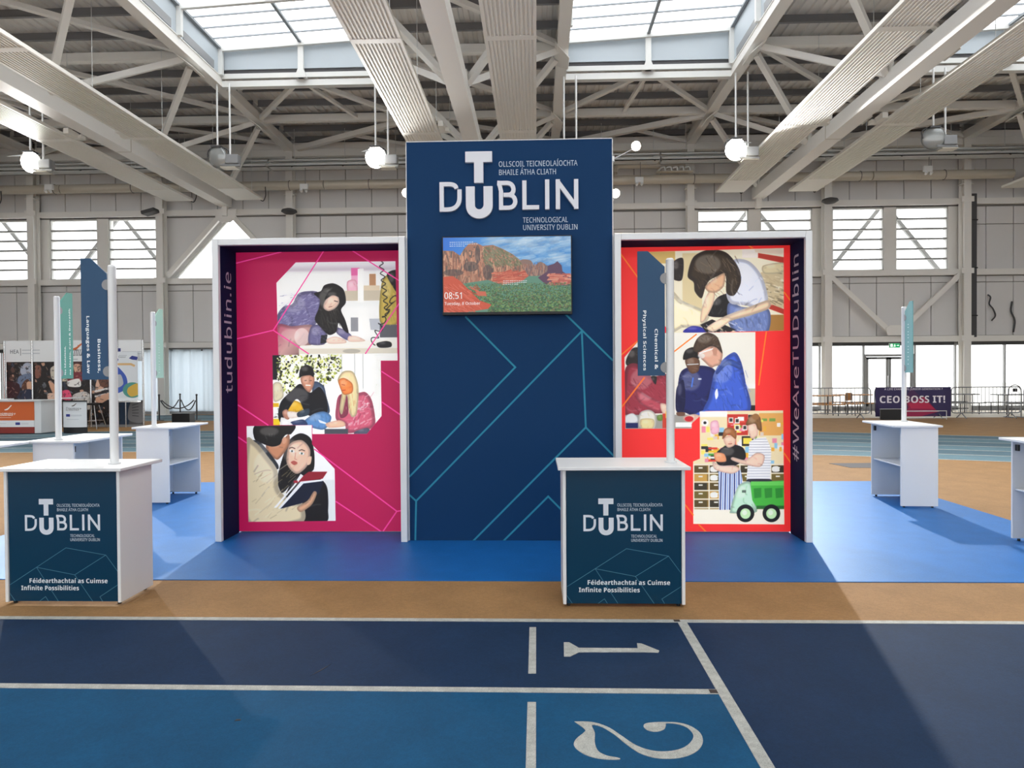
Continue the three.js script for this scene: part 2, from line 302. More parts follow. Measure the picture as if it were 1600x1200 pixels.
const roofSlab = (x0, x1, d0, d1) => part('roof_slab', BB(x0, x1, YD + 0.09, YD + 0.35, -d1, -d0), mat.core, ceiling);
for (const c of TR) { deckSheet(c - HW, c + HW, -12, 30.95); roofSlab(c - HW, c + HW, -12.4, 30.96); }
for (const c of SKY) { deckSheet(c - HW, c + HW, SK1, 30.95); roofSlab(c - HW, c + HW, SK1 + 0.02, 30.96); roofSlab(c - HW, c + HW, -12.4, SK0 - 0.02); }
roofSlab(-FX - 0.4, -27.65, -12.4, 30.96); roofSlab(23.65, FX + 0.4, -12.4, 30.96);
const purlinGeo = merge([B(1, 0.24, 0.02, 0, 0, 0), B(1, 0.015, 0.09, 0, -0.12, 0.04), B(1, 0.015, 0.09, 0, 0.12, -0.04)]);
const purlin = (x0, x1, d) => { const p = part('purlin', purlinGeo, mat.purlin, ceiling); p.scale.x = x1 - x0; p.position.set((x0 + x1) / 2, YD - 0.13, -d); };
for (let k = 0; k < 20; k++) {
  const d = 30.2 - k * 1.35;
  for (const c of TR) purlin(c - HW, c + HW, d);
  if (d > SK1 + 0.3) for (const c of SKY) purlin(c - HW + 0.2, c + HW - 0.2, d);
}
const NODES = [26.9, 21.5, 16.1, 10.7, 5.3];
for (const d of [30.2, ...NODES]) {                           // cross beams at the truss nodes
  for (const c of TR) part('cross_beam', B(2 * HW - 0.3, 0.26, 0.22, c, 11.55, -d), mat.steel, ceiling);
  if (d > SK1) for (const c of SKY) part('cross_beam', B(2 * HW - 0.3, 0.26, 0.22, c, 11.55, -d), mat.steel, ceiling);
}
for (const c of TR) for (let k = 0; k < 4; k++) part('roof_brace', beam([c + HW, 11.6, -NODES[k]], [c - HW, 11.6, -NODES[k + 1]], 0.16, 0.14), mat.steel, ceiling);
for (const c of TR) part('roof_brace', beam([c + HW, 11.6, -30], [c - HW, 11.6, -26.9], 0.16, 0.14), mat.steel, ceiling);
for (const c of SKY) {
  for (const s of [-1, 1]) part('roof_brace', beam([c + s * 0.35, 11.45, -23.5], [c + s * HW, 11.45, -26.7], 0.15, 0.15), mat.steel, ceiling);
  part('roof_brace', beam([c, 11.5, -23.5], [c + (c < -5 ? 0.9 : -0.35), 11.55, -26.8], 0.12, 0.12), mat.steel, ceiling);
  part('roof_brace', beam([c - HW + 0.4, 11.42, -30], [c + HW, 11.42, -26.9], 0.2, 0.2), mat.steel, ceiling);
  part('roof_brace', beam([c + HW - 0.2, 11.42, -30], [c + 0.4, 11.45, -28.6], 0.12, 0.12), mat.steel, ceiling);
}
part('eave_beam', BB(-27.65, 23.65, 11.1, 11.4, -30.3, -30.05), mat.steel, ceiling);

// inverted triangular trusses
const trussAt = ['at the outer hall edge', 'above the grant booth', 'behind the blue tower', 'above the red lightbox', 'beyond the unlit lamp'];
TR.forEach((c, i) => {
  const t = thing('roof_truss', `cream inverted triangular roof truss ${trussAt[i]}`, 'truss', [c, 0, 0]);
  part('bottom_chord', BB(-0.25, 0.25, 9.0, 9.45, -30.2, 12), mat.steel, t);
  for (const z of [-13.0, -22.6]) part('splice_line', BB(-0.256, 0.256, 8.994, 9.456, z - 0.02, z + 0.02), mat.ductPaint, t);
  part('end_post', B(0.22, 0.5, 0.22, 0, 8.85, -30.1), mat.steel, t);
  for (const s of [-1, 1]) {
    const X = s * HW;
    part('top_chord', merge([BB(X - 0.17, X + 0.17, 11.3, 11.33, -30.3, 12), BB(X - 0.17, X + 0.17, 11.6, 11.63, -30.3, 12), BB(X - 0.15, X + 0.15, 11.33, 11.6, -30.3, 12)]), mat.steel, t);
    for (const d of NODES) {
      for (const e of [-2.7, 2.7]) if (d + e < 30.2) part('web_brace', beam([X - s * 0.2, 11.32, -(d + Math.sign(e) * 0.25)], [s * 0.2, 9.42, -(d + e)], 0.17, 0.17), mat.steel, t);
      const gp = part('gusset_plate', extrudeXY([[-0.75, 0.1], [0.75, 0.1], [0.6, -0.15], [0.4, -0.42], [-0.4, -0.42], [-0.6, -0.15]], 0.03), mat.steel, t);
      gp.rotation.set(0, s * Math.PI / 2, 0); gp.rotation.order = 'YXZ'; gp.rotation.x = -0.95; gp.position.set(X - s * 0.16, 11.3, -d);
      for (let b = 0; b < 8; b++) part('bolt', new THREE.CylinderGeometry(0.022, 0.022, 0.03, 6).rotateX(Math.PI / 2).translate((b < 4 ? -0.42 : 0.3) + 0.1 * (b % 2), -0.1 - 0.09 * (Math.floor(b / 2) % 2), 0.03), mat.midGrey, gp);
    }
    for (const d of [29.6, 24.2, 18.8, 13.4, 8]) part('node_plate', B(0.04, 0.3, 0.7, s * 0.22, 9.5, -d), mat.steel, t);
  }
});
// skylights: white kerbs, glazing bars and separate panes on a single slope
SKY.forEach((c, i) => {
  const w = struct(`window_${++wn}`, 'glazed roof light with white kerb and thin bars'), xl = c - HW + 0.12, xr = c + HW - 0.12, yt = (x) => 12.55 + (x - xl) / (xr - xl) * 0.3;
  const kerb = (g) => part('kerb_panel', g, mat.kerb, w);
  for (const [z, z2] of [[-SK1 - 0.12, -SK1], [-SK0, -SK0 + 0.12]]) {
    kerb(new THREE.ExtrudeGeometry(new THREE.Shape([[xl - 0.1, 11.85], [xr + 0.1, 11.85], [xr + 0.1, yt(xr) + 0.04], [xl - 0.1, yt(xl) + 0.04]].map(([a, b]) => new THREE.Vector2(a, b))), { depth: z2 - z, bevelEnabled: false }).translate(0, 0, z));
  }
  kerb(BB(xl - 0.12, xl, 11.63, yt(xl) + 0.05, -SK1, -SK0)); kerb(BB(xr, xr + 0.12, 11.63, yt(xr) + 0.05, -SK1, -SK0));
  part('gap_strip', BB(xl, xr, 11.72, 11.85, -SK1 - 0.1, -SK1 - 0.04), mat.darkGrey, w);
  part('end_beam', BB(xl - 0.05, xr + 0.05, 11.3, 11.5, -SK1 - 0.28, -SK1 - 0.04), mat.steelWhite, w); part('end_beam', BB(xl, xr, 11.56, 11.72, -SK1 - 0.1, -SK1), mat.steelWhite, w);
  part('stub_post', BB(c - 0.09, c + 0.09, 11.5, yt(c), -SK1, -SK1 + 0.12), mat.steelWhite, w); part('stub_foot', extrudeXY([[-0.2, 0], [0.2, 0], [0.09, 0.28], [-0.09, 0.28]], 0.16).translate(c, 11.5, -SK1 - 0.02), mat.steelWhite, w);
  for (let d = SK1 - 0.05; d > SK0; d -= 2.7) {
    for (const x of [xl + 0.06, xr - 0.06]) part('stub_post', BB(x - 0.08, x + 0.08, 11.63, yt(x) - 0.05, -d, -d + 0.14), mat.steelWhite, w);
    part('rafter', beam([xl, yt(xl) - 0.08, -d + 0.07], [xr, yt(xr) - 0.08, -d + 0.07], 0.12, 0.16), mat.steelWhite, w);
  }
  for (const x of [xl + 0.06, xr - 0.06, c]) part('purlin_bar', BB(x - 0.05, x + 0.05, yt(x) - 0.08, yt(x), -SK1, -SK0), mat.glazingBar, w);
  for (const x of [xl, xr]) for (let k = 0; k < 6; k++) { const d = SK1 - 0.5 - k * 2.7; if (d - 2 > SK0) part('vent_flap', BB(x - 0.02, x + 0.02, 11.7, 11.95, -d, -d + 2.0), mat.midGrey, w); }
  const sl = Math.atan2(0.3, xr - xl), pane = B((xr - xl) / 2 / Math.cos(sl) - 0.03, 0.008, 0.675 - 0.02).rotateZ(sl), bar = B((xr - xl) / Math.cos(sl), 0.05, 0.036).rotateZ(sl);
  const n = Math.round((SK1 - SK0) / 0.675), st = (SK1 - SK0) / n;
  for (let k = 0; k < n; k++) {
    if (-SK1 + k * st > -4) break;
    for (const s of [-1, 1]) { const x = c + s * (xr - xl) / 4; part('pane', pane, mat.glass, w).position.set(x, yt(x) + 0.02, -SK1 + (k + 0.5) * st); }
    if (k) part('glazing_bar', bar, mat.glazingBar, w).position.set(c, yt(c) + 0.02, -SK1 + k * st);
  }
  const kn = Math.ceil((SK1 - 4) / st), zn = -SK1 + kn * st, m = 5, big = (-SK0 - zn) / m;   // larger panes over and behind the viewer
  for (let k = 0; k < m; k++) for (const s of [-1, 1]) { const x = c + s * (xr - xl) / 4; part('pane', B((xr - xl) / 2 / Math.cos(sl) - 0.03, 0.008, big - 0.02).rotateZ(sl), mat.glass, w).position.set(x, yt(x) + 0.02, zn + (k + 0.5) * big); }
});
// radiant heating panels, two beside each bottom chord
{
  const W = 1.14, s = new THREE.Shape(), n = 12; s.moveTo(-W / 2, 0.09); s.lineTo(-W / 2, 0); s.lineTo(-W / 2 + 0.05, 0);
  for (let k = 0; k < n; k++) { const x = -W / 2 + 0.05 + k * (W - 0.1) / n, q = (W - 0.1) / n; s.lineTo(x + q * 0.3, 0); s.lineTo(x + q * 0.4, 0.025); s.lineTo(x + q * 0.75, 0.025); s.lineTo(x + q * 0.85, 0); }
  s.lineTo(W / 2, 0); s.lineTo(W / 2, 0.09);
  const section = (L) => new THREE.ExtrudeGeometry(s, { depth: L, bevelEnabled: false }), ribbed = section(5.9), flat = B(W, 0.09, 1.7, 0, 0.045, 0.85), cover = B(W + 0.004, 0.094, 0.2, 0, 0.045, 0);
  TR.forEach((c, i) => [-1.48, 1.48].forEach((o, j) => {
    const p = thing('radiant_panel', `ribbed radiant panel on the ${j ? 'red' : 'pink'} bay side of the truss ${trussAt[i]}`, 'heater', [c + o, 9.02, -29.1], 0, 'radiant heating panels');
    part('end_cover', flat, mat.panel, p);
    for (let k = 0; k < 5; k++) { part('ribbed_section', ribbed, mat.panel, p).position.z = 1.7 + k * 5.95; part('joint_cover', cover, mat.panel, p).position.z = 1.7 + k * 5.95; }
    for (let k = 0; k < 7; k++) part('hanger', rod([W / 2 - 0.06, 0.08, 1 + k * 3.4], [W / 2 - 0.06, 2.7, 1 + k * 3.4], 0.008, 5), mat.galv, p);
    if (j === 0 || i !== 2) part('pipe_fitting', merge([B(0.3, 0.1, 0.22, 0.72 * Math.sign(-o), 0.1, 7.6), B(0.16, 0.16, 0.5, 0.68 * Math.sign(-o), 0.12, 7.9)]), mat.panel, p);
    part('hose', tube([[0.4, 0.05, -0.02], [0.52, -0.02, -0.12], [0.6, 0.2, -0.2], [0.6, 0.6, -0.2]], 0.02), mat.darkGrey, p);
  }));
}
// flood lamps hung from the top chords
{
  const dish = new THREE.LatheGeometry([[0.001, -0.34], [0.12, -0.34], [0.15, -0.25], [0.2, -0.16], [0.29, -0.03], [0.30, 0.0], [0.285, 0.0], [0.2, -0.13], [0.1, -0.2], [0.001, -0.22]].map(([x, y]) => new THREE.Vector2(x, y)), 28).rotateX(Math.PI / 2);
  const glassDisc = new THREE.SphereGeometry(0.28, 24, 10, 0, Math.PI * 2, 0, Math.PI / 2).scale(1, 0.25, 1).rotateX(Math.PI / 2);
  const lit = M({ color: '#ffffff', emissive: '#fff6ea', emissiveIntensity: 40, roughness: 0.3 }), dull = M({ color: '#a9adad', roughness: 0.2, metalness: 0.3 });
  const lamps = [[-16.8, 8.85, 1, 'burning flood lamp hung in front of the ribbed panel above the grant booth'], [-10.47, 8.9, 0, 'unlit grey flood lamp hung beside the roof light over the pink lightbox'], [-5.21, 8.8, 1, 'burning flood lamp hung between the pink lightbox and the blue tower'], [0.95, 8.9, 0, 'unlit grey flood lamp hidden behind the blue tower'], [6.47, 8.85, 1, 'burning flood lamp hung over the red lightbox'], [12.7, 9.1, 0, 'unlit grey flood lamp hung below the cable tray beyond the red lightbox']];
  lamps.forEach(([x, y, on, label], i) => {
    const l = thing('flood_lamp', label, 'lamp', [x, y, -23]), top = 11.35 - y;
    part('hanger_rod', rod([0, 0.34, 0], [0, top, 0], 0.032), mat.whitePlastic, l); part('hanger_rod', rod([0.4, 0.1, -0.05], [0.4, top, -0.05], 0.032), mat.whitePlastic, l);
    part('top_bracket', B(0.34, 0.06, 0.3, 0, 0.32, 0), mat.darkGrey, l); part('yoke', tube([[-0.33, 0, 0], [-0.33, 0.22, -0.05], [-0.2, 0.32, -0.05], [0, 0.34, -0.05], [0.2, 0.32, -0.05], [0.33, 0.22, -0.05], [0.33, 0, 0]], 0.022, 30), mat.darkGrey, l);
    const head = part('reflector', dish.clone().scale(1.18, 1.18, 1.18), on ? mat.galv : dull, l); head.rotation.x = 0.22; head.rotation.y = i % 2 ? -0.25 : 0;
    const g = part('lamp_glass', glassDisc.clone().scale(1.18, 1.18, 1.18), on ? lit : dull, head, on ? 'glowing lamp glass' : 'dull grey lamp glass');
    part('gear_box', RB(0.42, 0.3, 0.3, 0.5, -0.08, -0.05, 0.03), mat.midGrey, l); part('cross_bar', rod([0.1, -0.25, 0], [0.75, -0.28, 0], 0.05), mat.midGrey, l); part('louvre_plate', B(0.5, 0.02, 0.34, 0.42, -0.38, 0.05), mat.ductPaint, l);
    if (on) part('visor', beam([0, 0.24, 0.02], [0, -0.01, 0.66], 0.62, 0.012), mat.galv, l);
    if (on) { const p = new THREE.SpotLight(FLOOD_COLOR, FLOOD, 0, 0.9, 1); p.position.set(x, y - 0.03, -22.84); p.target.position.set(x, y - 3.0, -7); scene.add(p.target); p.castShadow = true; p.shadow.radius = 8; p.name = 'flood_light'; scene.add(p); }
  });
}
// services along the back wall
{
  const spans = [[-26, -11.0, 'behind the grant booth lamp'], [-10.9, 5.0, 'behind the blue tower'], [5.1, 20, 'behind the red lightbox lamp']];
  for (const [a, b, l] of spans) {
    const t = thing('cable_tray', `silver cable tray hung along the wall ${l}`, 'cable tray', [0, 10.22, -28.8]);
    part('tray_rail', merge([BB(a, b, 0, 0.08, -0.3, -0.26), BB(a, b, 0, 0.03, -0.3, 0.3), BB(a, b, 0, 0.12, 0.26, 0.3)]), mat.galv, t); part('upper_conduit', merge([rod([a, 0.3, 0.1], [b, 0.3, 0.1], 0.05), rod([a, 0.3, -0.12], [b, 0.3, -0.12], 0.04)]), mat.galv, t);
    for (let x = a + 1; x < b; x += 2.1) { part('strap', beam([x, -0.05, 0.36], [x, 0.38, -0.36], 0.04, 0.02), mat.darkGrey, t); part('hanger', rod([x, 0.1, 0], [x, 1.6, 0], 0.012, 5), mat.galv, t); }
  }
  const d1 = thing('round_duct', 'cream round ventilation duct running along the top of the back wall', 'duct', [0, 9.75, -29.65]);
  for (let k = 0; k < 8; k++) part('duct_length', rod([-26 + k * 5.7, 0, 0], [-26 + k * 5.7 + 5.66, 0, 0], 0.19, 16), mat.ductPaint, d1);
  for (let x = -24; x < 20; x += 3.4) part('strap', new THREE.TorusGeometry(0.2, 0.012, 5, 20).rotateY(Math.PI / 2).translate(x, 0, 0), mat.darkGrey, d1);
  for (const [x, l] of [[-15.2, 'above the translucent curtain'], [4.9, 'beside the blue tower']]) {
    const m = thing('pipe_manifold', `cluster of cream pipe bends ${l}`, 'pipes', [x, 10.12, -29.5], 0, 'pipe clusters');
    part('header_pipe', rod([-1.2, 0.18, 0], [1.3, 0.18, 0], 0.13, 14), mat.ductPaint, m); part('bend', tube([[-1.2, 0.18, 0], [-1.5, 0.15, 0.05], [-1.62, -0.05, 0.15], [-1.62, -0.2, 0.2]], 0.13, 16, 10), mat.ductPaint, m);
    for (let k = 0; k < 5; k++) part('bend', tube([[0.2 + k * 0.25, -0.1, 0.1], [0.3 + k * 0.25, 0, 0.25], [0.42 + k * 0.25, 0, 0.28], [0.46 + k * 0.25, -0.14, 0.28]], 0.05, 12), mat.galv, m);
    part('tray', BB(0.1, 1.6, -0.17, -0.15, 0, 0.32), mat.ductPaint, m);
  }
  [[-20.23, 9.55, 'by the burning lamp over the grant booth'], [-9.49, 9.4, 'between the triangular window and the blue tower'], [4.21, 9.45, 'just beside the blue tower'], [15.66, 9.7, 'under the cable tray above the door bay']].forEach(([x, y, l]) => {
    const e = thing('emergency_light', `white twin spot emergency light box hung ${l}`, 'light', [x, y, -28.75], 0, 'emergency lights');
    part('hanger', rod([0.05, 0.15, 0], [0.05, 10.214 - y, 0], 0.015, 6), mat.midGrey, e); part('case', RB(0.34, 0.22, 0.14, 0, 0.05, 0, 0.02), mat.whitePlastic, e);
    for (const s of [-1, 1]) part('spot_head', new THREE.CylinderGeometry(0.06, 0.045, 0.12, 12).rotateX(0.9).translate(s * 0.1, -0.14, 0.06), mat.whitePlastic, e);
  });
  [[-16.36, 8.78, 0, 'square tilted'], [-10.48, 8.68, 1, 'oval'], [12.23, 8.78, 1, 'dark round']].forEach(([x, y, r, l], i) => {
    const e = thing('wall_speaker', `${l} dark fitting bracketed on the column ${['next to the curtain', 'beside the triangular window', 'between the louvred window pairs'][i]}`, 'speaker', [x, y, -29.75]);
    part('body', r ? new THREE.LatheGeometry([[0.001, -0.1], [0.2, -0.1], [0.33, -0.02], [0.3, 0.06], [0.12, 0.12], [0.001, 0.12]].map((q) => new THREE.Vector2(...q)), 24) : RB(0.6, 0.16, 0.5, -0.15, 0, 0, 0.04).rotateZ(0.25), mat.darkGrey, e); part('bracket', B(0.1, 0.08, 0.2, 0, 0, -0.25), mat.steel, e);
  });
  const dp = thing('downpipe', 'dark grey square downpipe beside the end column', 'pipe', [18.35, 0, -30.3]); part('pipe', B(0.24, 6.0, 0.2, 0, 6.1, 0), mat.darkGrey, dp); for (const y of [4, 6, 8]) part('clip', B(0.3, 0.05, 0.24, 0, y, 0), mat.black, dp);
  const cb = thing('wall_cable', 'black cable loops clipped to the wall near the downpipe', 'cable', [19.1, 3.3, -30.5]); part('cable', tube([[0, 1.6, 0], [0.1, 1.5, 0.03], [0.05, 1.2, 0.03], [0.2, 1.0, 0.03], [0.3, 0.7, 0.03], [0.15, 0.5, 0.03]], 0.03), mat.darkGrey, cb); part('cable', tube([[1.0, 1.3, 0.02], [0.95, 0.9, 0.03], [1.1, 0.5, 0.03], [1.05, 0, 0.03]], 0.035), mat.darkGrey, cb);
  const ex = thing('exit_sign', 'small green and white exit sign over the double door', 'sign', [15.2, 2.78, -30.45]);
  part('case', RB(0.46, 0.2, 0.06, 0, 0, 0, 0.01), mat.whitePlastic, ex);
  const et = canvasTexture(256, 96, (x) => { x.fillStyle = '#0d8a50'; x.fillRect(0, 0, 256, 96); x.fillStyle = '#eafff2'; x.fillRect(20, 14, 60, 68); x.beginPath(); x.arc(130, 26, 11, 0, 7); x.fill(); x.lineWidth = 12; x.strokeStyle = '#eafff2'; x.lineCap = 'round'; x.beginPath(); x.moveTo(128, 38); x.lineTo(122, 60); x.lineTo(142, 72); x.moveTo(122, 60); x.lineTo(104, 82); x.moveTo(108, 44); x.lineTo(150, 50); x.stroke(); x.fillRect(176, 40, 40, 14); x.beginPath(); x.moveTo(210, 26); x.lineTo(240, 47); x.lineTo(210, 68); x.fill(); });
  part('sign_face', quad(-0.21, 0.21, -0.085, 0.085, 0.036, 0.006), M({ map: et, emissive: '#ffffff', emissiveMap: et, emissiveIntensity: 1.0 }), ex);
}
// ---------------------------------------------------------------- carpet and stand
const carpet = thing('carpet', 'bright blue exhibition carpet under the stand and counters', 'carpet', [-0.19, 0, -8.2]);
part('carpet_pile', triUV(B(10.82, 0.006, 5.2, 0, 0.003, 0)), mat.carpet, carpet);

const FR = -6.88, DEEP = 0.42;
// drawing tools for printed graphics
let PHOTO = false;                                            // in photographs every shape gets soft modelling and folds
function smoothPath(x, p) { const n = p.length; x.beginPath(); x.moveTo(...p[0]); for (let i = 0; i < n; i++) { const a = p[(i + n - 1) % n], b = p[i], c = p[(i + 1) % n], d = p[(i + 2) % n], k = 0.15; x.bezierCurveTo(b[0] + (c[0] - a[0]) * k, b[1] + (c[1] - a[1]) * k, c[0] - (d[0] - b[0]) * k, c[1] - (d[1] - b[1]) * k, ...c); } }
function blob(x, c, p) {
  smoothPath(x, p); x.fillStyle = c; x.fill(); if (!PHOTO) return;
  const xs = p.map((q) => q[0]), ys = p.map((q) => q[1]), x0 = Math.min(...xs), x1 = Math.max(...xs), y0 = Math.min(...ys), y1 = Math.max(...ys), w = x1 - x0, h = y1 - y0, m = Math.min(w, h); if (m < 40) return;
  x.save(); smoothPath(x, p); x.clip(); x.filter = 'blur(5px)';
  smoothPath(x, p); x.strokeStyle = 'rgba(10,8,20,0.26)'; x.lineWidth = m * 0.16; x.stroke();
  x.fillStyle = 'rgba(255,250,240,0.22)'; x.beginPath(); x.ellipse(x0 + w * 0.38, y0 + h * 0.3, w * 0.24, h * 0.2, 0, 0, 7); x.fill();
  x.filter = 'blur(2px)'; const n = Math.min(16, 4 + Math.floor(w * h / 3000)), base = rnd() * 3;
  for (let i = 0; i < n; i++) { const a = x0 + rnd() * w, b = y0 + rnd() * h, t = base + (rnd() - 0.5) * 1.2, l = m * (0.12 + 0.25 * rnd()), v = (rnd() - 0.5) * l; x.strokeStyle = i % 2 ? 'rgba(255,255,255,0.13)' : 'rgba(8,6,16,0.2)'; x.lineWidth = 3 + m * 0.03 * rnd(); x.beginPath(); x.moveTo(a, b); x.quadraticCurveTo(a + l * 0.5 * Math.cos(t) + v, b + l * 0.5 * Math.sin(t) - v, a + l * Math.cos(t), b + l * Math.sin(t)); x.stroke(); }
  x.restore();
}
function soften(x, r = 1.5) { const t = x.getTransform(); x.setTransform(1, 0, 0, 1, 0, 0); x.filter = `blur(${r}px)`; x.drawImage(x.canvas, 0, 0); x.filter = 'none'; x.setTransform(t); x.restore(); }
const poly = (x, c, p) => { x.fillStyle = c; x.beginPath(); p.forEach((q, i) => (i ? x.lineTo(...q) : x.moveTo(...q))); x.closePath(); x.fill(); };
const line = (x, c, w, p) => { x.strokeStyle = c; x.lineWidth = w; x.lineJoin = 'miter'; x.lineCap = 'butt'; x.beginPath(); p.forEach((q, i) => (i ? x.lineTo(...q) : x.moveTo(...q))); x.stroke(); };
const clipTo = (x, p) => { x.save(); x.beginPath(); p.forEach((q, i) => (i ? x.lineTo(...q) : x.moveTo(...q))); x.closePath(); x.clip(); };
const ell = (x, c, cx, cy, rx, ry, a = 0) => { x.fillStyle = c; x.beginPath(); x.ellipse(cx, cy, rx, ry, a, 0, 7); x.fill(); };
const rect = (x, c, a, b, w, h) => { x.fillStyle = c; x.fillRect(a, b, w, h); };
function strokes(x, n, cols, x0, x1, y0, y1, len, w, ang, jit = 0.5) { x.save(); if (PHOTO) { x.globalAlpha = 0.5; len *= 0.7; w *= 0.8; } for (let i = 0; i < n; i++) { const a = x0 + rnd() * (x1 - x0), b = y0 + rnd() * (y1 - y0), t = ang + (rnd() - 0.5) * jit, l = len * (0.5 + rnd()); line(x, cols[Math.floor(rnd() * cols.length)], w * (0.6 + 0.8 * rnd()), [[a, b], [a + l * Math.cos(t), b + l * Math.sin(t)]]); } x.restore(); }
function fit(x, s, x0, base, w, cap, font = 'sans-serif', weight = '') { x.save(); x.font = `${weight} 100px ${font}`.trim(); const m = x.measureText(s).width; x.translate(x0, base); x.scale(w / m, cap / 72); x.fillText(s, 0, 0); x.restore(); }

const bez = (p0, p1, p2, p3, n = 10) => [...Array(n + 1).keys()].map((i) => { const t = i / n, u = 1 - t; return [0, 1].map((k) => u * u * u * p0[k] + 3 * u * u * t * p1[k] + 3 * u * t * t * p2[k] + t * t * t * p3[k]); });
const LETTERS = [   // thin letters of the wordmark as stroke paths, in the units of a close view of the tower
  ['D', [...bez([350, 352], [345, 328], [325, 324], [290, 324], 6), [254, 324], [254, 486], ...bez([290, 486], [350, 486], [369, 450], [369, 405]), [369, 358]]],
  ['B', [[612, 320], [634, 322], ...bez([676, 322], [728, 324], [728, 396], [686, 398]), [652, 398]]], ['B', [[626, 330], [636, 372], [636, 480], ...bez([686, 480], [740, 480], [742, 400], [686, 398])]],
  ['L', [[786, 308], [786, 480], [880, 480]]], ['I', [[932, 304], [932, 494]]], ['N', [[1000, 494], [1000, 304]]], ['N', [[1000, 318], [1117, 480]]], ['N', [[1117, 494], [1117, 304]]],
];
const SW = 27;
function drawU(x) { x.beginPath(); x.moveTo(411, 342); x.lineTo(466, 342); x.lineTo(466, 455); x.bezierCurveTo(466, 500, 525, 500, 525, 455); x.lineTo(525, 342); x.lineTo(581, 342); x.lineTo(581, 460); x.bezierCurveTo(581, 574, 411, 574, 411, 460); x.closePath(); x.fill(); }
function smallPrint(x, c) { x.fillStyle = c; fit(x, 'OLLSCOIL TEICNEOLAÍOCHTA', 620, 212, 508, 35); fit(x, 'BHAILE ÁTHA CLIATH', 620, 265, 373, 35); fit(x, 'TECHNOLOGICAL', 775, 573, 290, 34); fit(x, 'UNIVERSITY DUBLIN', 773, 620, 356, 34); }
function drawLogo(x, c) { x.fillStyle = c; x.fillRect(409, 119, 170, 66); x.fillRect(465, 119, 57, 198); drawU(x); for (const [, p] of LETTERS) line(x, c, SW, p); smallPrint(x, c); }
function strokeOutline(p, w) {
  const L = [], Rr = [], n = p.length;
  for (let i = 0; i < n; i++) {
    const d = (a, b) => { const v = [b[0] - a[0], b[1] - a[1]], l = Math.hypot(...v) || 1; return [v[0] / l, v[1] / l]; };
    const a = i ? d(p[i - 1], p[i]) : d(p[0], p[1]), b = i < n - 1 ? d(p[i], p[i + 1]) : a, t = [a[0] + b[0], a[1] + b[1]], tl = Math.hypot(...t) || 1, nx = -t[1] / tl, ny = t[0] / tl, k = Math.min(1.9, 1 / Math.max(0.4, nx * -a[1] + ny * a[0])) * w / 2;
    L.push([p[i][0] + nx * k, p[i][1] + ny * k]); Rr.unshift([p[i][0] - nx * k, p[i][1] - ny * k]);
  }
  return L.concat(Rr);
}
// blue tower with the raised wordmark
{
  const x0 = -1.27, x1 = 0.755, H = 3.95, z = -6.96, K = 505;
  const tower = thing('display_tower', 'tall dark blue exhibition tower with raised white university logo', 'display tower', [0, 0.006, 0]);
  const tex = canvasTexture(Math.round((x1 - x0) * K), Math.round(H * K), (x, w, h) => {
    rect(x, '#053560', 0, 0, w, h);
    x.setTransform(w / 319.5 / 3.159, 0, 0, h / 623 / 3.159, -8 * w / 319.5, h - 365 * h / 623);
    const c = '#2f8aa6'; for (const p of [[[310, 45], [555, 297], [25, 837]], [[780, 15], [1035, 268]], [[883, 122], [58, 957], [20, 922]], [[58, 957], [52, 1160]], [[883, 122], [900, 595], [1040, 740]], [[900, 595], [336, 1160]], [[486, 1160], [713, 935], [900, 1125]]]) line(x, c, 9, p);
    x.setTransform(K * 0.001531, 0, 0, K * 0.001531, -25 * K * 0.001531, -45 * K * 0.001531); smallPrint(x, '#cdd6e2');
  });
  part('core', RB(x1 - x0 - 0.002, H, 0.9, (x0 + x1) / 2, H / 2, z - 0.46, 0.01), M({ color: '#053560', roughness: 0.55 }), tower);
  part('front_panel', quad(x0, x1, 0, H, z, 0.012), new THREE.MeshPhysicalMaterial({ map: tex, roughness: 0.6, specularIntensity: 0.35 }), tower);
  part('edge_trim', merge([BB(x0 - 0.008, x0 - 0.001, 0, H, z - 0.02, z + 0.004), BB(x1 + 0.001, x1 + 0.008, 0, H, z - 0.02, z + 0.004), BB(x0, x1, H + 0.001, H + 0.008, z - 0.02, z + 0.004)]), mat.edge, tower);
  const map = ([a, b]) => new THREE.Vector2(-1.27 + (a - 25) * 0.001531, H - (b - 45) * 0.001531), lm = M({ color: '#dfe3ec', roughness: 0.45 });
  const up = (name, s, label) => part(name, new THREE.ExtrudeGeometry(s, { depth: 0.035, bevelEnabled: true, bevelSize: 0.002, bevelThickness: 0.002, bevelSegments: 1, curveSegments: 16 }).translate(0, 0, z), lm, tower, label);
  up('raised_letter', new THREE.Shape([[409, 119], [579, 119], [579, 185], [522, 185], [522, 317], [465, 317], [465, 185], [409, 185]].map(map)), 'bold white letter T');
  up('raised_letter', new THREE.Shape([[411, 342], [466, 342], ...bez([466, 455], [466, 500], [525, 500], [525, 455], 16), [525, 342], [581, 342], ...bez([581, 460], [581, 574], [411, 574], [411, 460], 24)].map(map)), 'bold white letter U');
  for (const c of 'DBLIN') part('raised_letter', merge(LETTERS.filter((q) => q[0] === c).map(([, p], i) => new THREE.ExtrudeGeometry(new THREE.Shape(strokeOutline(p, SW).map(map)), { depth: 0.037 - 0.0015 * i, bevelEnabled: false }).translate(0, 0, z))), lm, tower, `thin white letter ${c}`);
}
